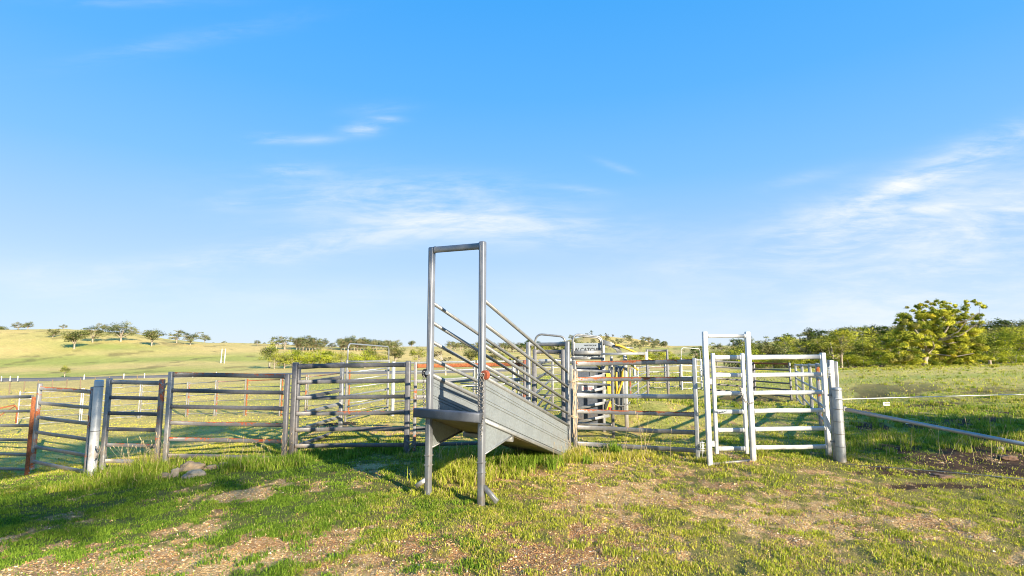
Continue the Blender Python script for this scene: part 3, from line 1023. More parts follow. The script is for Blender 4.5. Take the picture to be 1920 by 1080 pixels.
# ------------------------------------------------------------------ loading ramp
def loading_ramp():
    Yr, Yl, YR2, YL2 = 6.60, 7.02, 9.90, 10.35
    fr = at(903, 800, Yr)        # near right post
    fl = at(804.5, 800, Yl)
    br = at(1065, 745, YR2)
    bl = at(991, 745, YL2)
    root = thing('loading_ramp', 'grey steel cattle loading ramp with tall front posts, sheeted sides and slanting pipe rails', 'loading ramp', (fr.x, Yr, gz(fr.x, Yr)))
    wv = Vector((fl.x - fr.x, Yl - Yr, 0)).normalized()
    lvR = Vector((br.x - fr.x, YR2 - Yr, 0))
    lvL = Vector((bl.x - fl.x, YL2 - Yl, 0))
    lnR, lnL = lvR.normalized(), lvL.normalized()
    ax = wv
    topz = at(0, 453, Yr).z
    PW = .078
    # four posts
    for p, Y, tz, bz, nm in [(fr, Yr, topz, at(0, 937, Yr).z, 'front_post'), (fl, Yl, at(0, 464, Yl).z, at(0, 915, Yl).z, 'front_post'),
                             (br, YR2, at(0, 640, YR2).z, at(0, 846, YR2).z, 'rear_post'), (bl, YL2, at(0, 641, YL2).z, -.02, 'rear_post')]:
        po = post_mesh(Vector((p.x, Y, bz - .1)), Vector((p.x, Y, tz)), PW, PW, M['galv'] if nm == 'rear_post' else M['front'], root, nm, ax)
        if nm == 'front_post':
            for zz in (.52, .40):
                mb = MB()
                c = Vector((p.x, Y, zz))
                nr = Vector((-ax.y, ax.x, 0))
                for s in (-1, 1):
                    mb.box(c + nr * s * (PW / 2 + .001), (PW + .006, .006, .012), (ax, nr, Vector((0, 0, 1))))
                    mb.box(c + ax * s * (PW / 2 + .001), (.006, PW - .002, .012), (ax, nr, Vector((0, 0, 1))))
                o = mb.build('weld_band', M['galv_brown'], root)
            # vertical seams pressed into the front face
            mb = MB()
            sgn = 1 if Vector((-ax.y, ax.x, 0)).y < 0 else -1
            nr = Vector((-ax.y, ax.x, 0)) * sgn
            for s in (-.012, .012):
                mb.box(Vector((p.x, Y, (tz + .75) / 2)) + nr * (PW / 2 + .001) + ax * s, (.006, .005, tz - .85), (ax, nr, Vector((0, 0, 1))))
            mb.build('seam_rib', M['front'], root)
    # header bars
    rail_mesh(Vector((fl.x, Yl, at(0, 469, Yl).z)) - wv * .04, Vector((fr.x, Yr, at(0, 461, Yr).z)) + wv * .04, .085, .05, M['front'], root, 'header_bar')
    rail_mesh(Vector((bl.x, YL2, at(0, 646, YL2).z)), Vector((br.x, YR2, at(0, 645, YR2).z)), .07, .05, M['galv'], root, 'header_bar')
    # slanting rails, right and left
    for (f0, b0, ys, ye, Ya, Yb, m_) in [(fr, br, (560, 604, 645, 683), (697.5, 726, 753, 775), Yr, YR2, 'galv'),
                                         (fl, bl, (566, 603, 639, 672), (690, 716, 741, 760), Yl, YL2, 'galv')]:
        for a, b in zip(ys, ye):
            MB().tube([Vector((f0.x, Ya, at(0, a, Ya).z)), Vector((b0.x, Yb, at(0, b, Yb).z))], .024, 12).build('side_rail', M['pipe'], root)
    # sheeted sides: ribbed sheet with a capping pipe
    def side(f0, b0, Ya, Yb, t0, t1, u0, u1, out, mat, nm):
        A, B = Vector((f0.x, Ya, 0)), Vector((b0.x, Yb, 0))
        ln = (B - A).normalized()
        A = A + ln * .03
        B = B - ln * .03
        # cross-section: (height fraction, outward offset) with two double ribs
        sec = [(0, 0), (.05, 0), (.06, .020), (.13, .020), (.14, 0)]
        for c_ in (.41, .48, .72, .79):
            sec += [(c_ - .022, 0), (c_ - .008, .009), (c_ + .008, .009), (c_ + .022, 0)]
        sec += [(1, 0)]
        if nm == 'inner': sec = sec
        vs, fs = [], []
        for P, zt_, zb_ in ((A, t0, u0), (B, t1, u1)):
            for h, o in sec:
                vs.append(P + out * (o + .01) + Vector((0, 0, zb_ + (zt_ - zb_) * h)))
        k = len(sec)
        for j in range(k - 1):
            fs.append((j, k + j, k + j + 1, j + 1))
        # thickness
        vs2 = [v - out * .004 for v in vs]
        fs2 = [tuple(2 * k + i for i in reversed(f)) for f in fs]
        edge = [(0, 2 * k, 3 * k, k), (k - 1, 2 * k - 1, 4 * k - 1, 3 * k - 1)]
        mb = MB()
        mb.add(vs + vs2, fs + fs2 + edge)
        mb.build('side_sheet', mat, root)
        MB().tube([A - ln * .10 + Vector((0, 0, t0 + .01)), B + Vector((0, 0, t1 + .01))], .030, 14).build('capping_pipe', M['pipe'], root)
        MB().sweep([A + Vector((0, 0, u0 - .012)) + out * .012, B + Vector((0, 0, u1 - .012)) + out * .012], oval(.05, .05, 12, 6)).build('floor_rail', M['pipe'], root)
    outR = -wv
    tR0, tR1 = at(0, 703, Yr).z, at(0, 798, YR2).z
    uR0, uR1 = at(0, 787, Yr).z, at(0, 857, YR2).z
    side(fr, br, Yr, YR2, tR0, tR1, uR0, uR1, outR, M['sheet'], 'outer')
    tL0 = at(0, 703, Yl).z
    side(fl, bl, Yl, YL2, tR0, tR1, uR0, uR1, wv, M['sheet'], 'inner')
    # floor with cleats
    mb = MB()
    A, B = Vector((fr.x, Yr, uR0 - .03)), Vector((fl.x, Yl, uR0 - .03))
    C_, D_ = Vector((bl.x, YL2, uR1 - .03)), Vector((br.x, YR2, uR1 - .03))
    mb.prism([A, B, C_, D_], (0, 0, 1), .03)
    fl_o = mb.build('floor', M['under'], root)
    for q in range(1, 12):
        f = q / 12
        a, b = A.lerp(D_, f), B.lerp(C_, f)
        MB().sweep([a + Vector((0, 0, .036)), b + Vector((0, 0, .036))], oval(.035, .03, 8, 6)).build('cleat', M['galv'], fl_o)
    # bumper beam across the front
    nr = Vector((-wv.y, wv.x, 0))
    if nr.y > 0: nr = -nr
    c0 = Vector((fr.x, Yr, uR0 + .035)) + nr * .085 - wv * .05
    c1 = Vector((fl.x, Yl, uR0 + .035)) + nr * .085 + wv * .16
    MB().sweep([c0, c1], oval(.08, .115, 16, 8)).build('bumper_beam', M['beam'], root)
    # gusset plates from each front post
    for f0, Ya, out in ((fr, Yr, outR), (fl, Yl, wv)):
        lr = lnR if f0 is fr else lnL
        L = (lvR if f0 is fr else lvL).length
        sl_ = (uR1 - uR0) / L
        P = Vector((f0.x, Ya, 0)) + lr * .035 + out * .004
        ext = .95
        z0, z1, zl = uR0 - .035, uR0 - .035 + sl_ * ext, uR0 - .42
        mb = MB()
        mb.prism([P + Vector((0, 0, z0)), P + lr * ext + Vector((0, 0, z1)), P + lr * .02 + Vector((0, 0, zl)), P + Vector((0, 0, zl))], out, .006)
        mb.build('gusset_plate', M['sheet'], root)
        MB().sweep([P + lr * .02 + Vector((0, 0, zl + .005)), P + lr * ext + Vector((0, 0, z1 + .005))], oval(.04, .02, 8, 6)).build('gusset_edge', M['pipe'], root)
    # under-floor crossbar
    a = Vector((fr.x, Yr, 0)) + lvR * .27
    b = Vector((fl.x, Yl, 0)) + lvL * .27
    z = uR0 + (uR1 - uR0) * .27 - .085
    MB().sweep([a + Vector((0, 0, z)), b + Vector((0, 0, z))], oval(.05, .07, 10, 5)).build('cross_beam', M['galv'], root)
    # sloping feet
    p0 = Vector((fr.x + .03, Yr - .0, .24))
    p1 = at(932, 941, 6.5)
    MB().sweep([p0, Vector((p1.x, p1.y, p1.z))], oval(.045, .055, 12, 6)).build('foot_brace', M['pipe'], root)
    p0 = Vector((fl.x - .03, Yl, .22))
    p1 = at(780, 912, 7.02)
    MB().sweep([p0, Vector((p1.x, p1.y, p1.z))], oval(.045, .055, 12, 6)).build('foot_brace', M['pipe'], root)
    # rust-red pipe ends at the top of the sheets
    for P, Ya, out, mt in ((fr, Yr, outR, 'rustcap'), (fl, Yl, wv, 'black')):
        c = Vector((P.x, Ya, tR0 + .0)) + out * .055 + (nr * .01)
        mb = MB()
        k = 18
        nn = nr
        vs = []
        for off in (-.03, .03):
            for j in range(k):
                a = 2 * math.pi * j / k
                vs.append(c + nn * off + wv * (.05 * math.cos(a)) + Vector((0, 0, .058 * math.sin(a))))
        fs = [tuple(range(k)), tuple(reversed(range(k, 2 * k)))] + [(j, (j + 1) % k, k + (j + 1) % k, k + j) for j in range(k)]
        mb.add(vs, fs)
        mb.build('end_plate', M[mt], root)
    # rope guide etc: chains hang from the end plates
    c = Vector((fr.x, Yr, tR0)) + outR * .055 + nr * .055
    z1 = at(0, 772, Yr).z
    chain('ramp_chain', 'long steel chain hanging from the rust-red plate down the right ramp post',
          [c + Vector((0, 0, .02)), c + Vector((0, 0, -.45)), Vector((c.x, c.y, at(0, 822, Yr).z)) + nr * .05], .045, .0055)
    chain('ramp_chain', 'shorter loop of chain hanging close beside the right ramp post',
          [c + Vector((-.025, 0, .02)), c + Vector((-.05, .0, -.2)), c + Vector((-.048, -.0, z1 - c.z + .02))], .042, .005)
    c = Vector((fl.x, Yl, tR0)) + wv * .055 + nr * .055
    chain('ramp_chain', 'steel chain hanging from the black plate on the left ramp post',
          [c + Vector((0, 0, .02)), c + Vector((.0, 0, -.25)), c + Vector((.01, 0, -.44))], .045, .0055)


M['front'] = steel('weathered_post_steel', (0.25, 0.255, 0.27), 0.45, 0.42, dirt=.2, spangle=7)
M['beam'] = steel('beam_steel', (0.13, 0.14, 0.165), 0.45, 0.48, dirt=.25, spangle=7)
M['pipe'] = steel('pipe_steel', (0.28, 0.28, 0.27), 0.4, 0.42, dirt=.22, spangle=14)
loading_ramp()

# twine tying gate post to ramp post
random.seed(5)
p = at(1076, 760, 9.85)
mb = MB()
for zz in (at(0, 715, 9.8).z, at(0, 779, 9.8).z):
    for q in range(3):
        y0 = 9.72
        mb.tube([Vector((p.x - .12, y0, zz + random.uniform(-.02, .02))), Vector((p.x - .03, y0 - .06, zz + random.uniform(-.02, .02))), Vector((p.x + .06, y0 - .02, zz + random.uniform(-.03, .03)))], .006, 5)
for q in range(6):
    x = p.x + random.uniform(-.03, .045)
    pts = [Vector((x, 9.72 + random.uniform(-.02, .01), 1.5))]
    z = 1.5
    while z > .35:
        z -= .15
        pts.append(Vector((x + random.uniform(-.025, .025), 9.71, z)))
    mb.tube(pts, .006, 5)
tag(mb.build('bale_twine', M['rope'], origin=(p.x, 9.72, .2)), 'pale bale twine wound down the post where the brown gate meets the ramp', 'twine')

# tall dark doorway frames and hoops of the race
def frame(name, label, px0, px1, yt, yb, Y0, Y1, mat, w_=.07, hh=.07, extra=None):
    a, b = at(px0, (yt + yb) / 2, Y0), at(px1, (yt + yb) / 2, Y1)
    t = thing(name, label, 'gate frame', (a.x, Y0, gz(a.x, Y0)))
    for p, Y in ((a, Y0), (b, Y1)):
        post_mesh(Vector((p.x, Y, gz(p.x, Y) - .1)), Vector((p.x, Y, at(0, yt, Y).z)), w_, w_, mat, t, 'post')
    rail_mesh(Vector((a.x, Y0, at(0, yt, Y0).z - hh / 2 - .01)), Vector((b.x, Y1, at(0, yt, Y1).z - hh / 2 - .01)), hh, .05, mat, t, 'header')
    return t


frame('doorway_frame', 'dark steel doorway frame far behind the top rail of the brown gate', 1214, 1252, 655, 742, 23.5, 23.5, M['dark'], .09, .09)
frame('race_gateway', 'dark low header frame across the race behind the ramp foot', 1003, 1056, 655, 800, 11.4, 11.2, M['dark'], .08, .08)


def hoop(label, x0, x1, ytop, ybase, Y0, Y1, mat, r=.024):
    A = at(x0, ybase, Y0)
    B = at(x1, ybase, Y1)
    zA, zB = at(0, ytop, Y0).z, at(0, ytop + 3, Y1).z
    A.z = gz(A.x, Y0)
    B.z = gz(B.x, Y1)
    d = (B - A)
    d.z = 0
    d.normalize()
    t = thing('slide_gate', label, 'gate', A)
    pts = [A]
    for q in range(6):
        g = q / 5 * math.pi / 2
        pts.append(Vector((A.x, A.y, zA - .15 + .15 * math.sin(g))) + d * (.15 - .15 * math.cos(g)))
    for q in range(6):
        g = (1 - q / 5) * math.pi / 2
        pts.append(Vector((B.x, B.y, zB - .15 + .15 * math.sin(g))) - d * (.15 - .15 * math.cos(g)))
    pts.append(B)
    MB().tube(pts, r, 8).build('hoop', mat, t)
    for k in range(5):
        z = A.z + .25 + k * .33
        MB().tube([Vector((A.x, A.y, z)), Vector((B.x, B.y, z))], .018, 6).build('bar', mat, t)


hoop('thin steel hooped slide gate rising above the header bar at the ramp foot', 1004, 1061, 627, 700, 12.2, 12.0, M['galv'])

# ------------------------------------------------------------------ cattle crush
def text_mesh(body, size, mat, loc, name, parent, thick=.003, bold=0.0, sx=1.0):
    cu = bpy.data.curves.new(name, 'FONT')
    cu.body = body
    cu.size = size
    cu.extrude = thick / 2
    cu.offset = bold
    cu.align_x = 'CENTER'
    tmp = bpy.data.objects.new('tmp', cu)
    COL.objects.link(tmp)
    dg = bpy.context.evaluated_depsgraph_get()
    me = bpy.data.meshes.new_from_object(tmp.evaluated_get(dg))
    bpy.data.objects.remove(tmp)
    me.materials.clear()
    me.materials.append(mat)
    Rm = Matrix.Rotation(R(90), 4, 'X')
    me.transform(Matrix.Translation(Vector(loc)) @ Rm @ Matrix.Scale(sx, 4, (1, 0, 0)))
    o = bpy.data.objects.new(name, me)
    me.transform(Matrix.Translation(-Vector(parent_world(parent))))
    COL.objects.link(o)
    o.parent = parent
    return o


def parent_world(p):
    v = Vector(p.location)
    while p.parent:
        p = p.parent
        v += Vector(p.location)
    return v


def crush():
    Y = 13.0
    def X(px, YY=Y): return (px - 960) / FPX * YY / (math.cos(PITCH) + .12 * math.sin(PITCH))
    def Z(py, YY=Y): return at(0, py, YY).z
    g = gz(X(1120), Y)
    root = thing('cattle_crush', 'galvanised cattle crush with yellow levers and a lettered top sign, behind the brown gate', 'cattle crush', (X(1120), Y, g))
    # main frame
    for px, YY, wd in [(1075, Y, .08), (1075, Y + 2.4, .08), (1130, Y, .07), (1146, Y + .05, .06), (1172, Y + .1, .09), (1171, Y + 2.4, .09), (1132, Y + 2.4, .07)]:
        post_mesh(Vector((X(px, YY), YY, g - .1)), Vector((X(px, YY), YY, Z(641 if px < 1135 else 668, Y))), wd, .07, M['galv'], root, 'frame_post')
    for py, a, b, yy, h in [(661, 1070, 1128, Y - .08, .10), (672, 1070, 1127, Y - .02, .06)]:
        MB().sweep([Vector((X(a), yy, Z(py))), Vector((X(b), yy, Z(py)))], oval(.06, h, 10, 6)).build('top_rail', M['galv'], root)
    # slide track: two long bars closed by an end plate
    for py in (664, 680):
        MB().sweep([Vector((X(1127, 12.7), 12.7, Z(py, 12.7))), Vector((X(1209, 12.7), 12.7, Z(py - 1, 12.7)))], oval(.05, .06, 10, 6)).build('track_bar', M['pale'], root)
    MB().sweep([Vector((X(1068, 12.7), 12.7, Z(680, 12.7))), Vector((X(1126, 12.7), 12.7, Z(680, 12.7)))], oval(.05, .05, 10, 6)).build('track_bar', M['pale'], root)
    MB().box((X(1209.5, 12.7) + .03, 12.7, Z(671.5, 12.7)), (.06, .07, .30)).build('end_plate', M['white'], root)
    # hoops
    A, B = Vector((X(1074), Y - .1, g)), Vector((X(1128), Y - .1, g))
    for yy, tw in ((Y - .1, 627), (Y + .05, 629)):
        zt_ = Z(tw)
        pts = [Vector((A.x, yy, zt_ - .5))]
        for q in range(6):
            a = q / 5 * math.pi / 2
            pts.append(Vector((A.x + .13 - .13 * math.cos(a), yy, zt_ - .13 + .13 * math.sin(a))))
        for q in range(6):
            a = (1 - q / 5) * math.pi / 2
            pts.append(Vector((B.x - .13 + .13 * math.cos(a), yy, zt_ - .05 - .13 + .13 * math.sin(a))))
        pts.append(Vector((B.x, yy, zt_ - .5)))
        MB().tube(pts, .022, 8).build('hoop', M['pale'], root)
    # sign
    sx0, sx1 = X(1076), X(1127)
    zt_, zb_ = Z(643), Z(672)
    sg_ = MB().box(((sx0 + sx1) / 2, Y - .02, (zt_ + zb_) / 2), (sx1 - sx0, .012, zt_ - zb_)).build('sign', M['signgrey'], root)
    def txt(*a, **k):
        o = text_mesh(*a, **k)
    cxm = (sx0 + sx1) / 2
    text_mesh('ARROWQUIP', .050, M['ink'], (cxm + .07, Y - .031, Z(648.8)), 'lettering', sg_)
    mb = MB()
    for q in range(3):
        mb.tube([Vector((cxm - .255 + .05 * q + .02 * math.cos(a), Y - .03, Z(647) + .02 * math.sin(a))) for a in [2 * math.pi * i / 10 for i in range(11)]], .006, 4, caps=False)
    mb.build('emblem', M['red'], sg_)
    text_mesh('W CATCHER', .150, M['ink'], (cxm + .015, Y - .031, Z(660.2)), 'lettering', sg_, bold=.003, sx=.8)
    text_mesh('87 SERIES', .06, M['ink'], (cxm + .02, Y - .031, Z(669.5)), 'lettering', sg_)
    # side sheets: dark blue near panel with slots, ribbed white head sheet
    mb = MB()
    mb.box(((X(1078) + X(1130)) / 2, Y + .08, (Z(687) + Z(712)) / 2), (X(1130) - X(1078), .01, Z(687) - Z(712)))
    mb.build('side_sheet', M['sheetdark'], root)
    for k in range(6):
        MB().box((X(1107) + k * .022, Y + .06, Z(698)), (.010, .012, .20)).build('louvre', M['pale'], root)
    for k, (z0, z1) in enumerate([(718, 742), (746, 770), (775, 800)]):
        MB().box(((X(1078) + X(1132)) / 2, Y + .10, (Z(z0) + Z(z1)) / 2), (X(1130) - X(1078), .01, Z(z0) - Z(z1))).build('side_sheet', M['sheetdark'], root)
    lw = MB().box((X(1102), Y + .085, Z(728.5)), (.30, .006, .12)).build('decal', M['white'], root)
    text_mesh('SERIES', .085, M['red'], (X(1102), Y + .079, Z(731)), 'lettering', lw)
    # drop bars slanting back
    for py0, py1 in [(712, 702), (738, 726), (765, 753), (790, 779)]:
        MB().sweep([Vector((X(1079), Y - .15, Z(py0))), Vector((X(1140), Y - .02, Z(py1)))], oval(.03, .07, 10, 5)).build('squeeze_bar', M['pale'], root)
    # ribbed sheet at the head end
    xs0, xs1 = X(1152), X(1170)
    vs, fs = [], []
    k = 28
    for i in range(k + 1):
        xx = xs0 + (xs1 - xs0) * i / k
        off = .014 * (1 if (i // 2) % 2 else 0)
        vs += [Vector((xx, Y + .02 - off, Z(688))), Vector((xx, Y + .02 - off, Z(778)))]
    for i in range(k):
        fs.append((2 * i, 2 * i + 1, 2 * i + 3, 2 * i + 2))
    b = len(vs)
    vs += [v + Vector((0, .02, 0)) for v in vs]
    fs += [tuple(b + j for j in reversed(f)) for f in fs]
    MB().add(vs, fs).build('ribbed_sheet', M['sheet'], root)
    for px in (1141, 1158, 1166):
        MB().sweep([Vector((X(px), Y - .04, Z(686))), Vector((X(px), Y - .04, Z(772)))], oval(.035, .04, 8, 5)).build('strut', M['galv'], root)
    MB().tube([Vector((X(1152), Y - .12, Z(757))) + Vector((.2 * math.sin(a) * 1.0 + .12, 0, -.10 * math.cos(a) + .06)) for a in [i / 8 * math.pi - 1.57 for i in range(9)]], .014, 6).build('handle_loop', M['galv'], root)
    # curved arm
    pts = [Vector((X(1129), Y - .06, Z(641))), Vector((X(1145), Y - .06, Z(646))), Vector((X(1156), Y - .06, Z(653))), Vector((X(1163), Y - .06, Z(664)))]
    MB().sweep(pts, oval(.03, .11, 12, 4)).build('curved_arm', M['galv'], root)
    MB().sweep([Vector((X(1160), Y + .2, Z(650))), Vector((X(1191), Y + .2, Z(653)))], oval(.04, .05, 8, 4)).build('arm_tube', M['galv'], root)
    # yellow levers
    MB().taper([Vector((X(1152), Y - .13, Z(646.5))), Vector((X(1160), Y - .13, Z(648))), Vector((X(1190), Y - .16, Z(661))), Vector((X(1218), Y - .2, Z(675)))], [.035, .03, .024, .02], 8).build('lever', M['yellow'], root)
    MB().tube([Vector((X(1181), Y - .1, Z(684))), Vector((X(1194), Y - .1, Z(694)))], .02, 8).build('lever', M['yellow'], root)
    MB().taper([Vector((X(1167), Y - .16, Z(690))), Vector((X(1163.5), Y - .16, Z(696))), Vector((X(1163), Y - .16, Z(715))), Vector((X(1158), Y - .16, Z(728))), Vector((X(1153), Y - .16, Z(742)))], [.03, .032, .03, .028, .026], 8).build('lever', M['yellow'], root)
    MB().taper([Vector((X(1153), Y - .14, Z(697))), Vector((X(1152), Y - .14, Z(711))), Vector((X(1153), Y - .14, Z(728))), Vector((X(1152), Y - .14, Z(742)))], [.02, .03, .025, .02], 8).build('lever', M['yellow'], root)
    mb = MB()
    nrm = (0, 1, 0)
    def q(px, py): return Vector((X(px), Y - .07, Z(py)))
    mb.prism([q(1134, 699), q(1142, 700), q(1146, 708), q(1146, 741), q(1137, 741), q(1136, 712)], nrm, .02)
    mb.build('latch_cover', M['yellow'], root)
    MB().prism([q(1140, 752), q(1146, 752), q(1143, 764), q(1137, 771), q(1133, 770)], nrm, .02).build('latch_cover', M['yellow'], root)
    MB().prism([q(1116, 685), q(1124, 686), q(1123, 692)], nrm, .02).build('pointer', M['yellow'], root)
    MB().prism([q(1133, 752), q(1140, 752), q(1137, 762), q(1132, 768)], nrm, .015).build('rubber_flap', M['black'], root)
    MB().box((X(1140.5), Y - .1, Z(767)), (.035, .02, .12)).build('reflector', M['red'], root)
    # rear side rails, running away from the viewer
    for py in (690, 712, 735, 758):
        for px in (1076, 1172):
            MB().sweep([Vector((X(px), Y + .1, Z(py))), Vector((X(px), Y + 2.4, Z(py)))], oval(.04, .05, 8, 4)).build('side_rail', M['galv'], root)
    # battery-like dark box at left
    MB().box((X(1055, 12.5), 12.5, Z(665.5, 12.5)), (.15, .12, .14)).build('control_box', M['black'], root)
    MB().sweep([Vector((X(1010, 12.5), 12.5, Z(676, 12.5))), Vector((X(1072, 12.5), 12.6, Z(675, 12.5)))], oval(.05, .06, 10, 6)).build('lead_rail', M['white'], root)


M['sheetdark'] = steel('dark_blue_sheet', (0.09, 0.105, 0.135), .3, .4)
M['signgrey'] = plain('sign_grey', (0.25, 0.28, 0.305), 0.45, .2, .1, 6)
crush()

# ------------------------------------------------------------------ stay pipe, wires, small finds
sp = at(1582, 767, 8.95)
ep = at(1920, 833, 7.55)
dirv = (ep - sp)
far_ = sp + dirv * (1 + .72)
t_ = (sp.z - gz(far_.x, far_.y)) / (sp.z - far_.z)
far_ = sp + (far_ - sp) * min(t_, 1.6)
rt = thing('stay_pipe', 'long galvanised stay pipe sloping down from the grey strainer post to the right', 'stay pipe', (far_.x, far_.y, far_.z))
MB().tube([sp + Vector((.0, 0, 0)), far_], .030, 14).build('pipe', M['pale'], rt)
MB().box(sp + Vector((.005, -.01, .005)), (.05, .05, .07)).build('bracket', M['galv'], rt)


def wire(label, pts, r, mat, name='fence_wire'):
    o = MB().tube([Vector(p) for p in pts], r, 6).build(name, mat, origin=pts[0])
    tag(o, label, 'wire')


wire('thick pale electric braid stretched right from the grey strainer post', [at(1566, 748, 8.86), at(1582, 748.5, 8.86), at(1700, 745, 9.0), at(1850, 741, 9.1), at(2100, 735, 9.3)], .0075, M['braid'], 'electric_braid')
wire('thin fence wire low over the gravel at the right edge', [at(1582, 870, 8.7), at(1700, 879, 8.0), at(1800, 887, 7.6), at(1920, 898, 7.2), at(2100, 914, 6.8)], .005, M['galv'])
for px, py, lab_ in [(1660, 730, 'small white plastic clip lying in the grass, nearer the strainer post'), (1703, 769.5, 'small white plastic clip in the grass just above the stay pipe')]:
    Y = 12.5 if py > 750 else 19.0
    p = at(px, py, Y)
    p.z = gz(p.x, p.y) + .10
    s = Y / 12.5
    mb = MB()
    mb.box(p, (.15 * s, .03, .02 * s))
    mb.box(p + Vector((0, 0, .05 * s)), (.15 * s, .03, .02 * s))
    mb.box(p + Vector((-.065 * s, 0, .025 * s)), (.02 * s, .03, .03 * s))
    tag(mb.build('wire_clip', M['plastic'], origin=p), lab_, 'plastic clip')


def rock(label, px, py, w_, h_, Y, mat, seed, tilt=0):
    p = at(px, py, Y)
    p.z = gz(p.x, Y)
    rnd = random.Random(seed)
    import bmesh
    bm = bmesh.new()
    bmesh.ops.create_icosphere(bm, subdivisions=4, radius=1)
    for v in bm.verts:
        n_ = mnoise.noise(v.co * 1.3 + Vector((seed, 0, 0))) * .42 + abs(mnoise.noise(v.co * 2.6 + Vector((0, seed, 0)))) * -.3 + mnoise.noise(v.co * 6 + Vector((0, seed, 0))) * .09 + mnoise.noise(v.co * 14 + Vector((0, seed, 0))) * .04
        v.co *= 1 + n_
        v.co = Matrix.Rotation(tilt, 3, 'Y') @ Vector((v.co.x * w_ / 2, v.co.y * w_ * .4, v.co.z * h_ / 2))
        v.co.z += h_ * .25
    me = bpy.data.meshes.new('field_stone')
    bm.to_mesh(me)
    bm.free()
    me.materials.append(mat)
    for f in me.polygons: f.use_smooth = True
    o = bpy.data.objects.new('field_stone', me)
    o.location = p
    COL.objects.link(o)
    tag(o, label, 'stone')


rock('large rounded tan stone on top of the heap under the wide dark panel', 357, 870, .40, .20, 9.1, M['stone'], 1)
rock('pale oval stone in front of the large tan stone', 364, 886, .34, .18, 8.55, M['stone_pale'], 2, -.1)
rock('thin pale stone standing on edge left of the oval stone', 327, 886, .14, .22, 8.6, M['stone_pale'], 3, .3)
rock('low brown stone at the left edge of the heap', 309, 889, .24, .12, 8.55, M['stone'], 4, .2)
rock('flat brown stone right of the large tan stone', 397, 872, .22, .10, 9.2, M['stone'], 5)
rock('flat reddish stone at the right end of the heap', 422, 872, .26, .12, 9.25, M['stone'], 6)
rock('rust-brown clod beside the foot of the thick round post', 199, 892, .26, .12, 8.9, M['clod'], 7)
rock('small pale stone in the dark soil at the right edge', 1876, 840, .12, .08, 10.0, M['stone_pale'], 8)
rock('long pale stone half buried beside the low wire', 1765, 893, .32, .06, 7.9, M['clod'], 9)
rock('brown clod in the dark soil below the stay pipe', 1890, 853, .28, .10, 9.2, M['clod'], 10)
rock('small tan stone on the bank left of the dark soil', 1673, 820, .12, .08, 11.0, M['stone'], 11)

# rusty low frame at the far left
a, b = at(-25, 780, 21.5), at(31, 780, 22.5)
t = thing('rusty_frame', 'low rusty frame with a diagonal brace at the far left edge', 'gate', (a.x, a.y, gz(a.x, a.y)))
zt_ = at(0, 763, 22).z
zb_ = at(0, 797, 22).z
MB().tube([Vector((a.x, a.y, zt_ - .1)), Vector((b.x - .12, b.y, zt_ + .02)), Vector((b.x, b.y, zt_ - .12)), Vector((b.x, b.y, zb_))], .03, 8).build('outer_pipe', M['orange'], t)
MB().tube([Vector((a.x, a.y, zb_ + .1)), Vector((b.x - .1, b.y, zt_ - .02))], .022, 8).build('diagonal_brace', M['orange'], t)
MB().tube([Vector((a.x, a.y, zb_ - .1)), Vector((a.x, a.y, zt_ - .1))], .03, 8).build('post', M['orange'], t)

# pair of tall white poles on the hillside
for px, lab_ in ((419, 'left one of two tall white poles on the golden hillside'), (425.5, 'right one of two tall white poles on the golden hillside')):
    x = (px - 960) / FPX * 190
    z = gz(x, 190)
    ztop = at(0, 654, 190).z
    o = MB().taper([Vector((x, 190, z - .5)), Vector((x + .2, 190, ztop))], [.16, .12], 8).build('white_pole', M['plastic'], origin=(x, 190, z))
    tag(o, lab_, 'pole', 'pair of white poles on the hillside')

# thin wire fence in the left paddock: timber posts
random.seed(9)
for k in range(12):
    px = -20 + k * 26
    Y = 48 + k * 1.3
    x = (px - 960) / FPX * Y
    z = gz(x, Y)
    o = MB().taper([Vector((x, Y, z - .1)), Vector((x + random.uniform(-.04, .04), Y, z + 1.15))], [.05, .045], 6).build('fence_post', M['timber'], origin=(x, Y, z))
    tag(o, 'thin brown fence post in the left paddock this side of the road', 'fence post', 'thin posts of the paddock fence')

# ------------------------------------------------------------------ trees
GREENS = {  # two ends of the leaf colour
    'grey': ((0.11, 0.13, 0.055), (0.30, 0.30, 0.13)),
    'olive': ((0.09, 0.115, 0.026), (0.48, 0.48, 0.08)),
    'lime': ((0.13, 0.18, 0.02), (0.55, 0.56, 0.05)),
    'gold': ((0.16, 0.20, 0.025), (0.76, 0.70, 0.08)),
    'dark': ((0.04, 0.075, 0.020), (0.13, 0.19, 0.04)),
    'olivegrey': ((0.08, 0.10, 0.035), (0.22, 0.23, 0.075)),
    'brown': ((0.13, 0.11, 0.06), (0.20, 0.165, 0.09)),
}


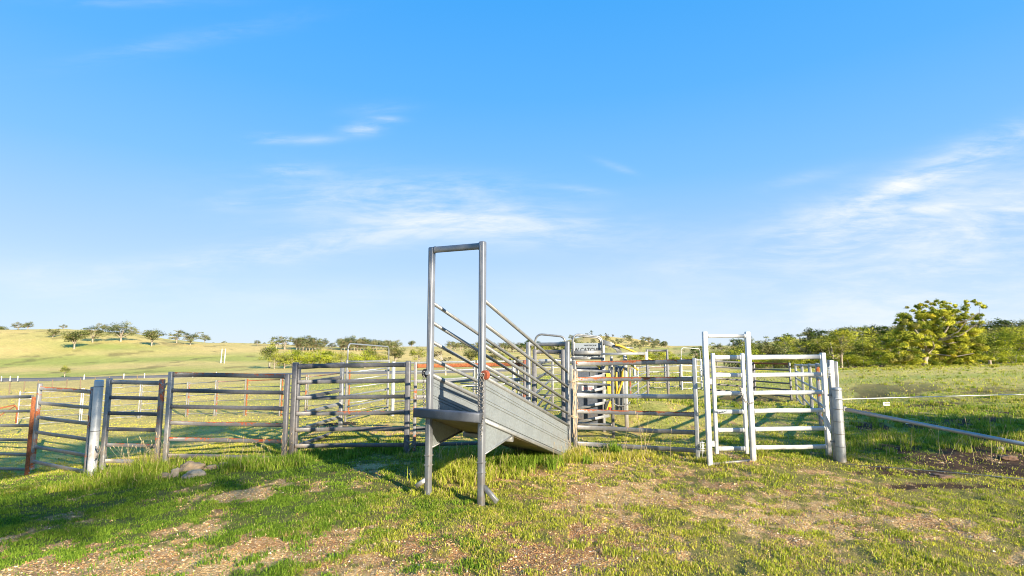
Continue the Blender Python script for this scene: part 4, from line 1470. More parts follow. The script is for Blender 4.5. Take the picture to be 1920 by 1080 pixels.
def leaf_cloud(rng, centres, radii, nper, size, hues, flat=.75, shell=.55):
    """clumps of leaf-sized quads -> co, faces, tint"""
    C, T = [], []
    lo, hi = np.array(hues[0]), np.array(hues[1])
    for c, r in zip(centres, radii):
        n = max(4, int(nper * (r ** 1.6)))
        d = rng.normal(size=(n, 3))
        d /= np.linalg.norm(d, axis=1)[:, None]
        rad = r * (shell + (1 - shell) * rng.random(n)) * (1 + .22 * rng.normal(size=n))
        d[:, 2] = np.where(d[:, 2] < -.35, d[:, 2] * .5, d[:, 2])
        p = np.array(c) + d * rad[:, None] * np.array([1, 1, flat])
        a = rng.normal(size=(n, 3)) * .8 + d * .3
        a /= np.linalg.norm(a, axis=1)[:, None]
        # leaf plane roughly facing outward but loose
        nrm = d + rng.normal(size=(n, 3)) * .55
        nrm /= np.linalg.norm(nrm, axis=1)[:, None]
        u = np.cross(nrm, a)
        u /= np.linalg.norm(u, axis=1)[:, None]
        v = np.cross(nrm, u)
        s = size * (.6 + .8 * rng.random(n))[:, None]
        q = np.stack([p - u * s * .5 - v * s * .28, p + u * s * .5 - v * s * .12, p + u * s * .42 + v * s * .3, p - u * s * .4 + v * s * .24], 1)
        C.append(q.reshape(-1, 3))
        cl_ = rng.random()
        k = np.clip(.1 + .75 * cl_ + .5 * (rng.random(n) - .5), 0, 1)[:, None]
        col = lo * (1 - k) + hi * k
        kind_ = rng.random()
        if kind_ < .25: col = col * np.array([.34, .42, .5])  # darker hue; also puts shaded gaps of the crown into the tint
        elif kind_ < .32: col = col * np.array([1.15, 1.0, .9])
        elif kind_ < .42: col = col * .5 + np.array([.15, .11, .06])
        T.append(np.repeat(col, 4, axis=0))
    return np.vstack(C), np.vstack(T)


def crown_mesh(name, co, tint):
    n = len(co) // 4
    me = np_mesh(name, co, np.arange(n * 4), np.full(n, 4), M['leaf'])
    set_col(me, 'tint', tint)
    return me


def tree_meshes(kind, seed, H, Wd, hue, leaf=.3, dens=1.0, detail=1.0, bark='bark'):
    """returns (trunk mesh, crown mesh) for a tree of height H and crown width Wd standing at the origin"""
    rng = np.random.default_rng(seed)
    mb = MB()
    cen, rad = [], []
    if kind == 'gum':        # open spreading crown on forked pale limbs
        fork = H * rng.uniform(.18, .28)
        tr = H * .035
        mb.taper([(0, 0, -.6), (rng.normal() * .1, 0, fork * .5), (rng.normal() * .2, rng.normal() * .2, fork)], [tr * 1.3, tr, tr * .85], 7)
        nl = int(8 * detail)
        for i in range(nl):
            a = 2 * math.pi * (i + rng.random() * .7) / nl
            rr = Wd / 2 * rng.uniform(.25, .82)
            hh = H * rng.uniform(.55, .93) if rr < Wd * .28 else H * rng.uniform(.34, .78)
            e = np.array([rr * math.cos(a), rr * math.sin(a), hh])
            m1 = np.array([e[0] * .35, e[1] * .35, fork + (hh - fork) * .45]) + rng.normal(size=3) * .04 * H
            m2 = np.array([e[0] * .75, e[1] * .75, fork + (hh - fork) * .8]) + rng.normal(size=3) * .03 * H
            mb.taper([(0, 0, fork * .92), m1, m2, e], [tr * .6, tr * .42, tr * .25, tr * .08], 5)
            cen.append(e)
            rad.append(Wd * rng.uniform(.13, .2))
            for _ in range(int(3 * detail)):
                e2 = m2 + rng.normal(size=3) * np.array([.13, .13, .07]) * Wd
                mb.taper([m2, (m2 + e2) / 2 + rng.normal(size=3) * .1, e2], [tr * .2, tr * .12, tr * .04], 4)
                cen.append(e2)
                rad.append(Wd * rng.uniform(.08, .14))
        flat = .78
    elif kind == 'bushy':    # dense crown reaching low
        tr = H * .03
        mb.taper([(0, 0, -.5), (0, 0, H * .3), (rng.normal() * .3, 0, H * .7)], [tr * 1.2, tr, tr * .4], 6)
        n = int(26 * detail)
        for i in range(n):
            d = rng.normal(size=3)
            d /= np.linalg.norm(d)
            k = rng.random() ** .4
            e = np.array([d[0] * Wd * .36 * k, d[1] * Wd * .36 * k, H * .56 + d[2] * H * .32 * k])
            cen.append(e)
            rad.append(Wd * rng.uniform(.10, .17))
            if i % 3 == 0:
                mb.taper([(0, 0, H * .25), e * .6, e], [tr * .5, tr * .25, tr * .05], 4)
        flat = .8
    else:                    # tall forest gum: clumps stacked up a straight stem
        tr = H * .022
        top = np.array([rng.normal() * .4, rng.normal() * .4, H * .8])
        mb.taper([(0, 0, -.5), top * .5, top], [tr * 1.3, tr, tr * .3], 6)
        n = int(17 * detail)
        for i in range(n):
            a = rng.random() * 6.28
            f = rng.uniform(.30, .93)
            rr = Wd / 2 * rng.uniform(.15, .78) * (1.05 - abs(f - .62) * 1.1)
            e = np.array([rr * math.cos(a), rr * math.sin(a), H * f])
            s = top * min(f * .8, 1)
            mb.taper([s, (s + e) / 2 + np.array([0, 0, .2]), e], [tr * .5, tr * .25, tr * .06], 4)
            cen.append(e)
            rad.append(Wd * rng.uniform(.12, .2))
        flat = .7
    me_t = bpy.data.meshes.new('trunk')
    me_t.from_pydata([tuple(v) for v in mb.v], [], mb.f)
    me_t.polygons.foreach_set('use_smooth', mb.s)
    me_t.materials.append(M[bark])
    me_t.update()
    nper = dens * 6.5 / (leaf ** 2)
    co, ti = leaf_cloud(rng, cen, rad, nper, leaf, GREENS[hue], flat)
    return me_t, crown_mesh('crown', co, ti)


def place_tree(meshes, name, label, cat, x, y, z, s=1.0, rot=0.0, group=None, sz=None):
    t = thing(name, label, cat, (x, y, z), group)
    t.scale = (s, s, sz or s)
    t.rotation_euler = (0, 0, rot)
    for nm, me in zip(('trunk', 'crown'), meshes):
        o = bpy.data.objects.new(nm, me)
        COL.objects.link(o)
        o.parent = t
    return t


def tree_px(meshes, H, name, label, px, ytop, ybase, Y, group=None, rot=0.0, wscale=1.0, sink=0.0):
    """tree whose top and base show at the given photo rows at distance Y"""
    # walk out along the bearing until the ground rises to the row where the tree stands
    if Y > 200:
        ys = np.linspace(Y * .62, Y * 1.35, 120)
        zz = ground_z((px - 960) / FPX * ys, ys, False)
        hit = zz - (EYE + vtan(ybase) * ys)
        k = int(np.argmin(np.abs(hit)))
        if abs(hit[k]) < 2.0: Y = float(ys[k])
    x = at(px, ybase, Y).x
    zg = gz(x, Y)
    row = 650 + (EYE - zg) / Y * FPX
    h = max(at(px, ytop, Y).z - zg, (row - ytop) * Y / FPX, (ybase - ytop) * Y / FPX * .8)
    return place_tree(meshes, name, label, 'tree', x, Y, zg - sink * h, h / H * wscale, rot, group, sz=h / H * (1 + sink))


# variants (unit height 10)
TV = {}
for k in range(4): TV['gum%d' % k] = tree_meshes('gum', 100 + k, 10, 13, 'grey' if k % 2 else 'olivegrey', .36, .85)
for k in range(2): TV['hill%d' % k] = tree_meshes('gum', 130 + k, 10, 10, 'grey', .5, .75)
for k in range(3): TV['lime%d' % k] = tree_meshes('bushy', 200 + k, 10, 12, 'lime', .28, .65)
for k in range(2): TV['olive%d' % k] = tree_meshes('bushy', 220 + k, 10, 11, 'olive', .28, .62)
for k in range(3): TV['forest%d' % k] = tree_meshes('forest', 300 + k, 10, 8, ('grey', 'olive', 'grey')[k], .38, .7)
for k in range(2): TV['darkf%d' % k] = tree_meshes('forest', 320 + k, 10, 8, 'dark', .38, .8)
for k in range(2): TV['gold%d' % k] = tree_meshes('forest', 340 + k, 10, 9, 'gold', .22, .55, 1.5)
for k in range(2): TV['ridge%d' % k] = tree_meshes('bushy', 380 + k, 10, 12, 'grey', .5, .6)
for k in range(2): TV['bushd%d' % k] = tree_meshes('bushy', 390 + k, 10, 13, 'dark', .4, .8)
TV['brown'] = tree_meshes('bushy', 360, 10, 11, 'brown', .45, .6)

random.seed(21)
# trees on the left hill, each placed by its bearing
hill = [
    (0, 610, 632, 335, 'gum0', 'gum tree cut by the left edge of the picture, on the hill crest'),
    (34, 604, 619, 392, 'gum1', 'thin flat-topped gum on the skyline right of the edge tree'),
    (52, 603, 618, 395, 'gum3', 'thin spreading gum on the skyline, second from the left edge'),
    (99, 617, 634, 318, 'gum2', 'small round gum on the hill with a dark shadow under it'),
    (119, 608, 617, 405, 'gum1', 'low skyline gum above the small round hill gum'),
    (139, 617, 655, 292, 'gum0', 'largest gum on the left hill, with forked pale limbs'),
    (174, 612, 641, 310, 'gum2', 'spreading gum just right of the largest hill gum'),
    (193, 606, 619, 380, 'gum1', 'skyline gum above and right of the spreading hill gum'),
    (226, 603, 641, 312, 'gum3', 'tall open gum with a high tuft in the middle of the left hill'),
    (246, 612, 625, 370, 'gum1', 'small dark gum on the skyline right of the tall open gum'),
    (284, 616, 649, 300, 'gum0', 'broad flat gum low on the shoulder of the left hill'),
    (331, 616, 644, 318, 'hill0', 'upright gum at the left of the trio on the hill shoulder'),
    (357, 623, 647, 318, 'gum2', 'middle gum of the trio on the hill shoulder'),
    (384, 626, 642, 345, 'gum3', 'right gum of the trio on the hill shoulder'),
    (420, 639, 646, 400, 'gum1', 'tiny skyline gum above the two white poles'),
    (482, 638, 648, 350, 'gum2', 'lone small gum on the low saddle'),
]
for px, yt, yb, Y, v, l in hill:
    tree_px(TV[v], 10, 'gum_tree', l, px, yt, yb, Y, rot=random.uniform(0, 6), group=None, wscale=1.15)
tree_px(TV['olive0'], 10, 'paddock_tree', 'single small round tree standing on the flat above the road', 121, 683, 707, 140, rot=1)

# ridge clumps
ridge = [(518, 629, 'hill0'), (534, 629, 'hill1'), (560, 632, 'gum0'), (575, 631, 'gum2'), (590, 631, 'hill1'), (604, 636, 'gum2'), (622, 643, 'gum1'),
         (641, 634, 'gum0'), (655, 630, 'gum3'), (668, 634, 'gum2'), (682, 634, 'gum0'), (697, 634, 'hill1'), (712, 639, 'gum2'), (728, 637, 'hill0'), (742, 638, 'gum1'),
         (772, 638, 'gum0'), (850, 641, 'gum1'), (866, 640, 'gum3'), (884, 645, 'gum2'), (905, 646, 'gum0'), (925, 643, 'darkf0'), (945, 644, 'gum2'), (960, 641, 'gum3'), (978, 643, 'darkf1')]
for px, yt, v in ridge:
    if px == 772:
        tree_px(TV[v], 10, 'gum_tree', 'lone umbrella-shaped gum on the bare skyline left of the ramp', px, yt, 652, 350, rot=random.uniform(0, 6))
    else:
        tree_px(TV[v], 10, 'gum_tree', 'one of the grey-green gums massed along the middle ridge', px, yt - 1, 655, 335 + random.uniform(-12, 18), 'gums massed along the middle ridge', random.uniform(0, 6), 1.15)
for px in list(range(556, 610, 6)) + list(range(640, 745, 6)) + list(range(845, 985, 9)):
    tree_px(TV[random.choice(['ridge0', 'ridge1', 'gum1', 'brown'])], 10, 'gum_tree', 'one of the grey-green gums massed along the middle ridge', px, 636 + random.uniform(-2, 7) + (4 if px > 845 else 0), 657,
            328 + random.uniform(-12, 10), 'gums massed along the middle ridge', random.uniform(0, 6), 1.1)
for px, yt in [(400, 642), (440, 643), (452, 643), (462, 644), (470, 643), (496, 642)]:
    tree_px(TV['gum2'], 10, 'gum_tree', 'tiny distant gum peeping over the low saddle', px, yt, 647, 440, 'tiny distant gums over the saddle', random.uniform(0, 6))

# green belt in the middle distance
belt = [(505, 646, 690, 'olive0', 'tall olive tree at the left end of the green belt'), (514, 668, 694, 'olive1', 'low olive tree in front of the left end of the green belt'),
        (533, 664, 692, 'olive0', None), (548, 661, 690, 'lime0', None), (565, 660, 690, 'lime1', None), (582, 663, 690, 'lime2', None), (600, 658, 690, 'lime0', None),
        (617, 661, 690, 'lime1', None), (640, 664, 690, 'olive1', None), (662, 665, 690, 'lime2', None), (684, 663, 690, 'lime0', None),
        (693, 653, 686, 'olive0', 'taller olive tree behind the hooped gate in the green belt'), (712, 664, 690, 'olive1', None), (741, 655, 682, 'gum0', 'pale open gum just right of the hooped gate'),
        (785, 655, 682, 'olive1', 'round olive tree just left of the ramp post'), (884, 660, 688, 'gum0', 'open gum seen between the two front ramp posts'), (897, 672, 690, 'lime1', None),
        (930, 664, 690, 'gum2', 'small gum seen through the ramp rails'), (948, 670, 690, 'lime2', None), (1040, 678, 690, 'lime0', None)]
for px, yt, yb, v, l in belt:
    tree_px(TV[v], 10, 'belt_tree', l or 'rounded bright green tree in the belt across the middle distance', px, yt - 8, yb, 150 + random.uniform(-8, 10),
            None if l else 'rounded green trees of the middle belt', random.uniform(0, 6), 1.0 if l else 1.35, 0 if l else .2)

# bleached, nearly bare tree behind the ramp
def bare_tree(label, px, yt, Y, seed, leafn):
    rnd = random.Random(seed)
    x = at(px, 690, Y).x
    zg = gz(x, Y)
    h = at(px, yt, Y).z - zg
    t = thing('bare_tree', label, 'tree', (x, Y, zg))
    mb = MB()
    tips = []
    def br(p, d, L, r, lev):
        n = 4
        pts = [p]
        q = p.copy()
        dd = d.copy()
        for i in range(n):
            dd = (dd + Vector((rnd.uniform(-.2, .2), rnd.uniform(-.2, .2), rnd.uniform(-.05, .12)))).normalized()
            q = q + dd * L / n
            pts.append(q.copy())
        mb.taper(pts, [r * (1 - .5 * i / n) for i in range(n + 1)], 5)
        if lev == 0:
            tips.append(q)
            return
        for i in range(3 if lev > 1 else 3):
            nd = (dd + Vector((rnd.uniform(-.9, .9), rnd.uniform(-.9, .9), rnd.uniform(-.1, .6)))).normalized()
            br(pts[rnd.randint(2, n)], nd, L * rnd.uniform(.55, .75), r * .5, lev - 1)
    base = Vector((x, Y, zg - .3))
    br(base, Vector((.05, 0, 1)), h * .38, h * .03, 4)
    mb.build('trunk', M['deadbark'], t)
    rng = np.random.default_rng(seed)
    cs = [tuple(Vector(q) - Vector((x, Y, zg))) for q in tips if rnd.random() < .5] or [(0, 0, h)]
    co, ti = leaf_cloud(rng, cs, [h * .06] * len(cs), leafn, .22, GREENS['brown'])
    o = bpy.data.objects.new('crown', crown_mesh('crown', co, ti))
    COL.objects.link(o)
    o.parent = t


bare_tree('pale bare-branched tree between the front ramp posts', 836, 640, 72, 3, 14)
bare_tree('small bleached dead tree seen through the ramp rails near the race', 963, 657, 60, 8, 2)

# far wooded hill in the centre
random.seed(33)
for i in range(80):
    px = random.uniform(1065, 1250)
    f = random.random()
    Y = 560 + 330 * f
    lim = 640 - 10 * math.exp(-((px - 1130) / 50) ** 2)
    x = (px - 960) / FPX * Y
    z = gz(x, Y)
    h = random.uniform(4.5, 9.5)
    v = random.choice(['gum1', 'gum3', 'hill1', 'darkf0', 'brown', 'hill0'])
    place_tree(TV[v], 'hill_tree', 'one of the small trees dotted over the far rounded hill', 'tree', x, Y, z, h / 10, random.uniform(0, 6), 'trees dotted over the far rounded hill')
for i in range(26):
    px = 985 + i * 4.6
    Y = 420 + random.uniform(-20, 40)
    x = (px - 960) / FPX * Y
    place_tree(TV[random.choice(['darkf0', 'darkf1', 'olive0', 'forest1'])], 'hill_tree', 'one of the dark trees massed below the far hill, behind the race', 'tree', x, Y, gz(x, Y),
               random.uniform(.75, 1.15), random.uniform(0, 6), 'dark trees massed below the far hill')

# bright low trees behind the yards, right of centre
for i in range(24):
    px = 1172 + i * 13.2 + random.uniform(-3, 3)
    Y = random.uniform(120, 165)
    yt = random.uniform(654, 664) if px < 1300 else random.uniform(648, 660)
    tree_px(TV[random.choice(['lime0', 'lime1', 'olive1', 'lime2', 'darkf1'])], 10, 'belt_tree', 'one of the bright bushy trees lining the flat behind the right-hand yards', px, yt, 688, Y,
            'bushy trees behind the right-hand yards', random.uniform(0, 6), 1.15)

# forest on the right slope
def skyline(px):
    return np.interp(px, [1250, 1300, 1340, 1380, 1420, 1470, 1540, 1600, 1650, 1700, 1800, 1850, 1920, 2100], [655, 650, 643, 630, 631, 624, 613, 612, 607, 608, 605, 598, 600, 596])


for i in range(110):
    px = 1270 + (i % 55) * 14.2 + random.uniform(-6, 6)
    row = i // 55
    Y = (330, 235)[row] + random.uniform(-25, 25)
    yt = skyline(px) + (0, 16)[row] + random.uniform(-3, 7)
    v = random.choice(['forest0', 'forest1', 'forest2', 'darkf0', 'darkf1', 'hill0', 'gum1', 'gum3'] if row == 0 else ['forest0', 'forest1', 'gold0', 'gold1', 'olive0', 'gum0', 'forest2', 'darkf1', 'lime0'])
    tree_px(TV[v], 10, 'forest_tree', ('one of the grey gums along the skyline of the right-hand forest', 'one of the mixed gums halfway up the right-hand forest')[row],
            px, yt, 660, Y, ('skyline gums of the right-hand forest', 'middle gums of the right-hand forest')[row], random.uniform(0, 6), 1.25 if row == 0 else 1.2)
near = [(1395, 636, 'olive0'), (1425, 655, 'gold1'), (1448, 641, 'gum0'), (1472, 626, 'forest1'), (1500, 630, 'gold0'), (1522, 640, 'gum2'), (1530, 628, 'gold0'), (1562, 622, 'olive1'), (1548, 640, 'lime0'), (1578, 618, 'gold1'), (1603, 612, 'gold0'), (1590, 660, 'lime1'),
        (1620, 628, 'olive0'), (1632, 640, 'lime2'), (1652, 622, 'gold0'), (1672, 632, 'gold0'), (1686, 618, 'gold1'), (1838, 616, 'olive0'), (1862, 612, 'gold0'), (1890, 618, 'lime0'), (1915, 612, 'gold1'), (1940, 610, 'gold0'), (1975, 610, 'darkf0')]
for px, yt, v in near:
    tree_px(TV[v], 10, 'edge_tree', 'one of the sunlit bushy gums along the near edge of the right-hand forest', px, yt, 690, 88 + random.uniform(-8, 12),
            'sunlit gums along the forest edge', random.uniform(0, 6), 1.25)
for i in range(46):
    px = 1385 + i * 13
    tree_px(TV[random.choice(['bushd0', 'olive0', 'olive1', 'lime1', 'lime0', 'lime2'])], 10, 'understorey_bush', 'one of the low dark bushes under the forest edge', px, random.uniform(650, 668), 694, 84 + random.uniform(-8, 10),
            'low bushes under the forest edge', random.uniform(0, 6), 1.7, .35)
tree_px(TV['lime1'], 10, 'bush', 'low bright green bush right of the big gum', 1856, 646, 678, 62, rot=2, wscale=1.9)
tree_px(TV['olive1'], 10, 'bush', 'small pale green bush between the big gum and the bright bush', 1815, 660, 680, 60, rot=1, wscale=1.6)

# the big gum
def big_gum():
    Y = 58.0
    px, yt, yb = 1752, 562, 690
    x = at(px, yb, Y).x
    zg = gz(x, Y)
    H = at(px, yt, Y).z - zg
    rng = np.random.default_rng(77)
    t = thing('big_gum_tree', 'biggest gum tree, golden green with thick leaning limbs, above the right-hand rise', 'tree', (x, Y, zg))
    mb = MB()
    def P(dx, py, dy=0.0):       # offset in photo columns / row on the tree's own plane
        q = at(px + dx, py, Y)
        return Vector((q.x, Y + dy, q.z))
    base = Vector((P(-20, 690).x, Y, zg - .5))
    f1 = P(-14, 662)
    mb.taper([base, P(-18, 676), f1], [.32, .27, .24], 9)
    limbs = []
    for pts, r in [([f1, P(8, 640), P(28, 610), P(38, 585)], .26), ([f1, P(-30, 640, -.8), P(-50, 618, -1.0)], .2), ([f1, P(-8, 630, .8), P(-6, 600, 1)], .2),
                   ([P(8, 640), P(40, 628, -.8), P(66, 605, -1.2), P(70, 580, -1)], .17), ([P(8, 640), P(36, 645, .8), P(60, 640, 1)], .14), ([f1, P(-50, 655, .8), P(-72, 650)], .14),
                   ([P(28, 610), P(10, 585), P(-8, 572)], .12), ([f1, P(20, 668, -1.5), P(44, 662, -2)], .12), ([P(-8, 630, .8), P(-30, 610, -1.2), P(-44, 600, -1.6)], .12), ([P(28, 610), P(48, 600, -1.2), P(60, 588, -1.5)], .12), ([P(8, 640), P(22, 622, -1.6), P(30, 604, -2)], .13), ([f1, P(-22, 650, -1.6), P(-34, 630, -2)], .13)]:
        mb.taper(pts, [r * .75, r * .5, r * .3, r * .12][:len(pts)], 7)
    mb.build('trunk', M['bark'], t)
    cen, rad = [], []
    blobs = [(-62, 628, 20, 11), (-50, 612, 22, 10), (-28, 612, 20, 10), (-70, 650, 20, 10), (-90, 640, 14, 8), (-5, 604, 24, 10), (20, 612, 22, 10), (44, 620, 24, 12), (60, 640, 22, 12), (34, 640, 20, 10), (12, 628, 20, 10),
             (-40, 640, 20, 12), (-58, 668, 18, 9), (-30, 662, 14, 8), (48, 660, 20, 10), (64, 664, 14, 9), (22, 664, 18, 9), (0, 590, 20, 8), (22, 584, 22, 8), (44, 596, 18, 8), (30, 572, 18, 6), (56, 584, 14, 6), (70, 592, 10, 5),
             (-12, 576, 16, 6), (-30, 585, 12, 5), (8, 566, 16, 4), (68, 572, 10, 4), (-34, 574, 9, 3), (36, 680, 16, 6), (74, 682, 12, 6), (-20, 628, 16, 8), (80, 650, 10, 7), (-80, 674, 16, 8), (56, 566, 10, 3), (92, 576, 5, 3), (-64, 678, 22, 9), (-92, 668, 16, 10), (-40, 678, 14, 8), (10, 676, 20, 8), (54, 676, 20, 9), (88, 668, 14, 8), (30, 656, 20, 10), (-10, 648, 16, 8), (-46, 592, 18, 8), (-52, 603, 20, 8), (52, 604, 18, 9), (-26, 597, 20, 8), (-4, 590, 24, 8), (34, 600, 24, 10), (-60, 640, 22, 10), (70, 622, 16, 9)]
    k = Y / FPX
    for dx, py, rx, ry in blobs:
        n = max(5, int(rx / 1.5))
        for _ in range(n):
            a = rng.random() * 6.28
            q = rng.random() ** .5
            c = P(dx + math.cos(a) * rx * q * .75, py + math.sin(a) * ry * q * .75, rng.normal() * rx * k * 1.0)
            cen.append(tuple(c - t.location))
            rad.append(rng.uniform(.20, .42) * (1.15 if ry > 6 else .7))
    co, ti = leaf_cloud(rng, cen, rad, 1500, .10, GREENS['gold'], .85, .25)
    o = bpy.data.objects.new('crown', crown_mesh('crown', co, ti))
    COL.objects.link(o)
    o.parent = t


big_gum()

# added unseen trees behind the viewpoint, shaped to shade left foreground and right bank
def added_shade_tree(label, u0, w0, blobs, seed=5):
    nv = Vector((to_sun.x, to_sun.y, 0)).normalized()      # towards the sun
    s = -nv
    n = Vector((s.y, -s.x, 0))
    tan = math.tan(R(SUN_EL))
    base = n * u0 + s * w0
    t = thing('added_shade_tree', label, 'tree', (base.x, base.y, 0))
    mb = MB()
    zt_ = (min(b[1] - b[3] * .5 for b in blobs) - w0) * tan
    mb.taper([base + Vector((0, 0, -.4)), base + Vector((.1, 0, zt_ * .5)), base + Vector((0, 0, zt_))], [.3, .25, .16], 8)
    rng = np.random.default_rng(seed)
    cen, rad = [], []
    def blob(u, ww, ru, rw, cnt, r0):
        for _ in range(cnt):
            a = rng.random() * 6.28
            q = rng.random() ** .5
            uu = u + math.cos(a) * ru * q
            wq = ww + math.sin(a) * rw * q
            off = rng.normal() * 1.2
            z = (wq - (w0 + off)) * tan
            p = n * uu + s * (w0 + off) + Vector((0, 0, z))
            cen.append(tuple(p - base))
            rad.append(rng.uniform(.6, 1.2) * r0)
            mb.taper([base + Vector((0, 0, zt_ * rng.uniform(.85, 1))), (base + Vector((0, 0, (z + zt_) * .5)) + p) / 2, p], [.05, .03, .01], 4)
    for b in blobs: blob(*b)
    mb.build('trunk', M['bark'], t)
    co, ti = leaf_cloud(rng, cen, rad, 260, .13, GREENS['olive'], .8, .2)
    o = bpy.data.objects.new('crown', crown_mesh('crown', co, ti))
    COL.objects.link(o)
    o.parent = t


added_shade_tree('added unseen tall gum behind the viewpoint, placed to shade the left foreground', -6.0, -22.0,
           [(.8, 9.4, 3.0, 2.4, 50, .18), (1.5, 15.6, 2.3, 2.0, 26, .42), (3.9, 16.4, 1.5, 2.6, 28, .42)])
added_shade_tree('added unseen gum behind the viewpoint, placed to shade the bank right of the yards', 19.0, -10.0,
           [(12.2, 4.2, 2.4, 1.8, 26, .45), (16.5, 3.6, 2.4, 2.0, 26, .45), (14.5, 6.0, 3.0, 1.4, 18, .4)], 8)

# ------------------------------------------------------------------ grass
def blades(rng, x, y, h, wd, col, bend=.5, base_dark=.75):
    """two-segment blades; returns co, flat faces, sizes, tint"""
    n = len(x)
    z = ground_z(x, y)
    a = rng.random(n) * 2 * np.pi
    ca, sa = np.cos(a), np.sin(a)
    b = rng.random(n) * 2 * np.pi
    ln = np.minimum((rng.random(n) ** .9) * bend, 2.0)
    bx, by = np.cos(b) * ln * h, np.sin(b) * ln * h
    w2 = wd / 2
    v = np.zeros((n, 5, 3))
    v[:, 0] = np.stack([x - ca * w2, y - sa * w2, z - .01], 1)
    v[:, 1] = np.stack([x + ca * w2, y + sa * w2, z - .01], 1)
    v[:, 2] = np.stack([x + ca * w2 * .8 + bx * .35, y + sa * w2 * .8 + by * .35, z + h * (.6 - .08 * ln)], 1)
    v[:, 3] = np.stack([x - ca * w2 * .8 + bx * .35, y - sa * w2 * .8 + by * .35, z + h * (.6 - .08 * ln)], 1)
    v[:, 4] = np.stack([x + bx, y + by, z + h * np.maximum(1 - .42 * ln, .22)], 1)
    i0 = np.arange(n)[:, None] * 5
    f = np.concatenate([i0 + np.array([[0, 1, 2, 3]]), i0 + np.array([[3, 2, 4]])], 1)
    sizes = np.tile([4, 3], n)
    t = np.repeat(col[:, None, :], 5, 1)
    return v.reshape(-1, 3), f.ravel(), sizes, t.reshape(-1, 3)


def grass_colour(rng, dry, n, fresh=0.0):
    g1, g2 = np.array([.055, .12, .016]), np.array([.29, .41, .045])
    d1, d2 = np.array([.42, .32, .11]), np.array([.62, .47, .23])
    k = rng.random(n)[:, None]
    g = g1 * (1 - k) + g2 * k
    d = d1 * (1 - k) + d2 * k
    isdry = (rng.random(n) < np.clip(dry * .5 - fresh - .04, 0, 1))[:, None]
    yel = np.clip((dry - .2) * 1.5, 0, .9)[:, None]
    g = g * (1 - yel) + np.array([.62, .56, .065]) * yel * (.55 + .95 * k)
    return np.where(isdry, d, g)


def scatter(rng, n, y0, y1, spread=1.02):
    """uniform in plan inside the wedge in front of the viewer"""
    y = np.sqrt(rng.random(n) * (y1 * y1 - y0 * y0) + y0 * y0)
    x = (rng.random(n) * 2 - 1) * y * spread
    return x, y


def grass_object(name, label, parts):
    co, fl, sz, ti, off = [], [], [], [], 0
    for c, f, s, t in parts:
        co.append(c)
        fl.append(f + off)
        sz.append(s)
        ti.append(t)
        off += len(c)
    me = np_mesh(name, np.vstack(co), np.concatenate(fl), np.concatenate(sz), M['grass'])
    set_col(me, 'tint', np.vstack(ti))
    o = bpy.data.objects.new(name, me)
    COL.objects.link(o)
    tag(o, label, 'grass', kind='stuff')
    return o


rng = np.random.default_rng(11)
parts = []
for n, y0, y1, h0, h1, w0 in [(560000, 4.0, 7.2, .012, .042, .0055), (430000, 7.2, 12.5, .016, .055, .0085), (200000, 12.5, 24, .02, .06, .015), (100000, 24, 60, .03, .08, .035)]:
    x, y = scatter(rng, n, y0, y1)
    gr, dry, gv, di = cover(x, y)
    clump = fbm(x, y, 3.2, 3, 61)
    clump2 = fbm(x, y, 14, 2, 62)
    prob = gr ** 1.5 * (.16 + 1.0 * sstep(.42, .6, clump)) * (.3 + .9 * sstep(.42, .58, clump2)) * (1 - .35 * sstep(-1, 1, x) * sstep(9, 8, y)) + .02
    keep = rng.random(n) < prob
    if y0 >= 24: keep = rng.random(n) < .8 * gr
    x, y, dry, clump = x[keep], y[keep], dry[keep], clump[keep]
    m = len(x)
    leftg = sstep(-1.0, -3.5, x) * sstep(10, 9, y)
    h = (h0 + (h1 - h0) * rng.random(m) ** 1.4) * (.6 + .9 * clump)
    rt_ = sstep(5.5, 9, x) * sstep(9, 11, y)
    h *= 1 + .7 * rt_ * rng.random(m)
    h *= 1 - .45 * sstep(11, 14, y) * sstep(4, 2, x)
    h *= 1 - .25 * sstep(-1, 1, x) * sstep(9, 8, y)
    parts.append(blades(rng, x, y, h, w0 * (.6 + .8 * rng.random(m)), grass_colour(rng, dry, m), 1.5))
grass_object('short_grass', 'short green and straw-coloured grass growing over the paddock', parts)

# tufts: (photo column, row, depth, spread m, count, height, dry, label)
def tuft_area(specs, rng):
    out = []
    for px, py, sx_, sy_, cnt, hh, dr, wd in specs:
        Y = EYE / -vtan(py)
        xc = (px - 960) / FPX * Y
        # clumped
        nc = max(1, cnt // 45)
        cx_, cy_ = xc + rng.normal(size=nc) * sx_, Y + rng.normal(size=nc) * sy_
        idx = rng.integers(0, nc, cnt)
        x = cx_[idx] + rng.normal(size=cnt) * .05
        y = cy_[idx] + rng.normal(size=cnt) * .05
        h = hh * (.4 + .6 * rng.random(cnt)) * (.6 + .5 * rng.random(nc))[idx]
        out.append(blades(rng, x, y, h, wd * (.6 + .8 * rng.random(cnt)), grass_colour(rng, np.full(cnt, dr), cnt), .75))
    return out


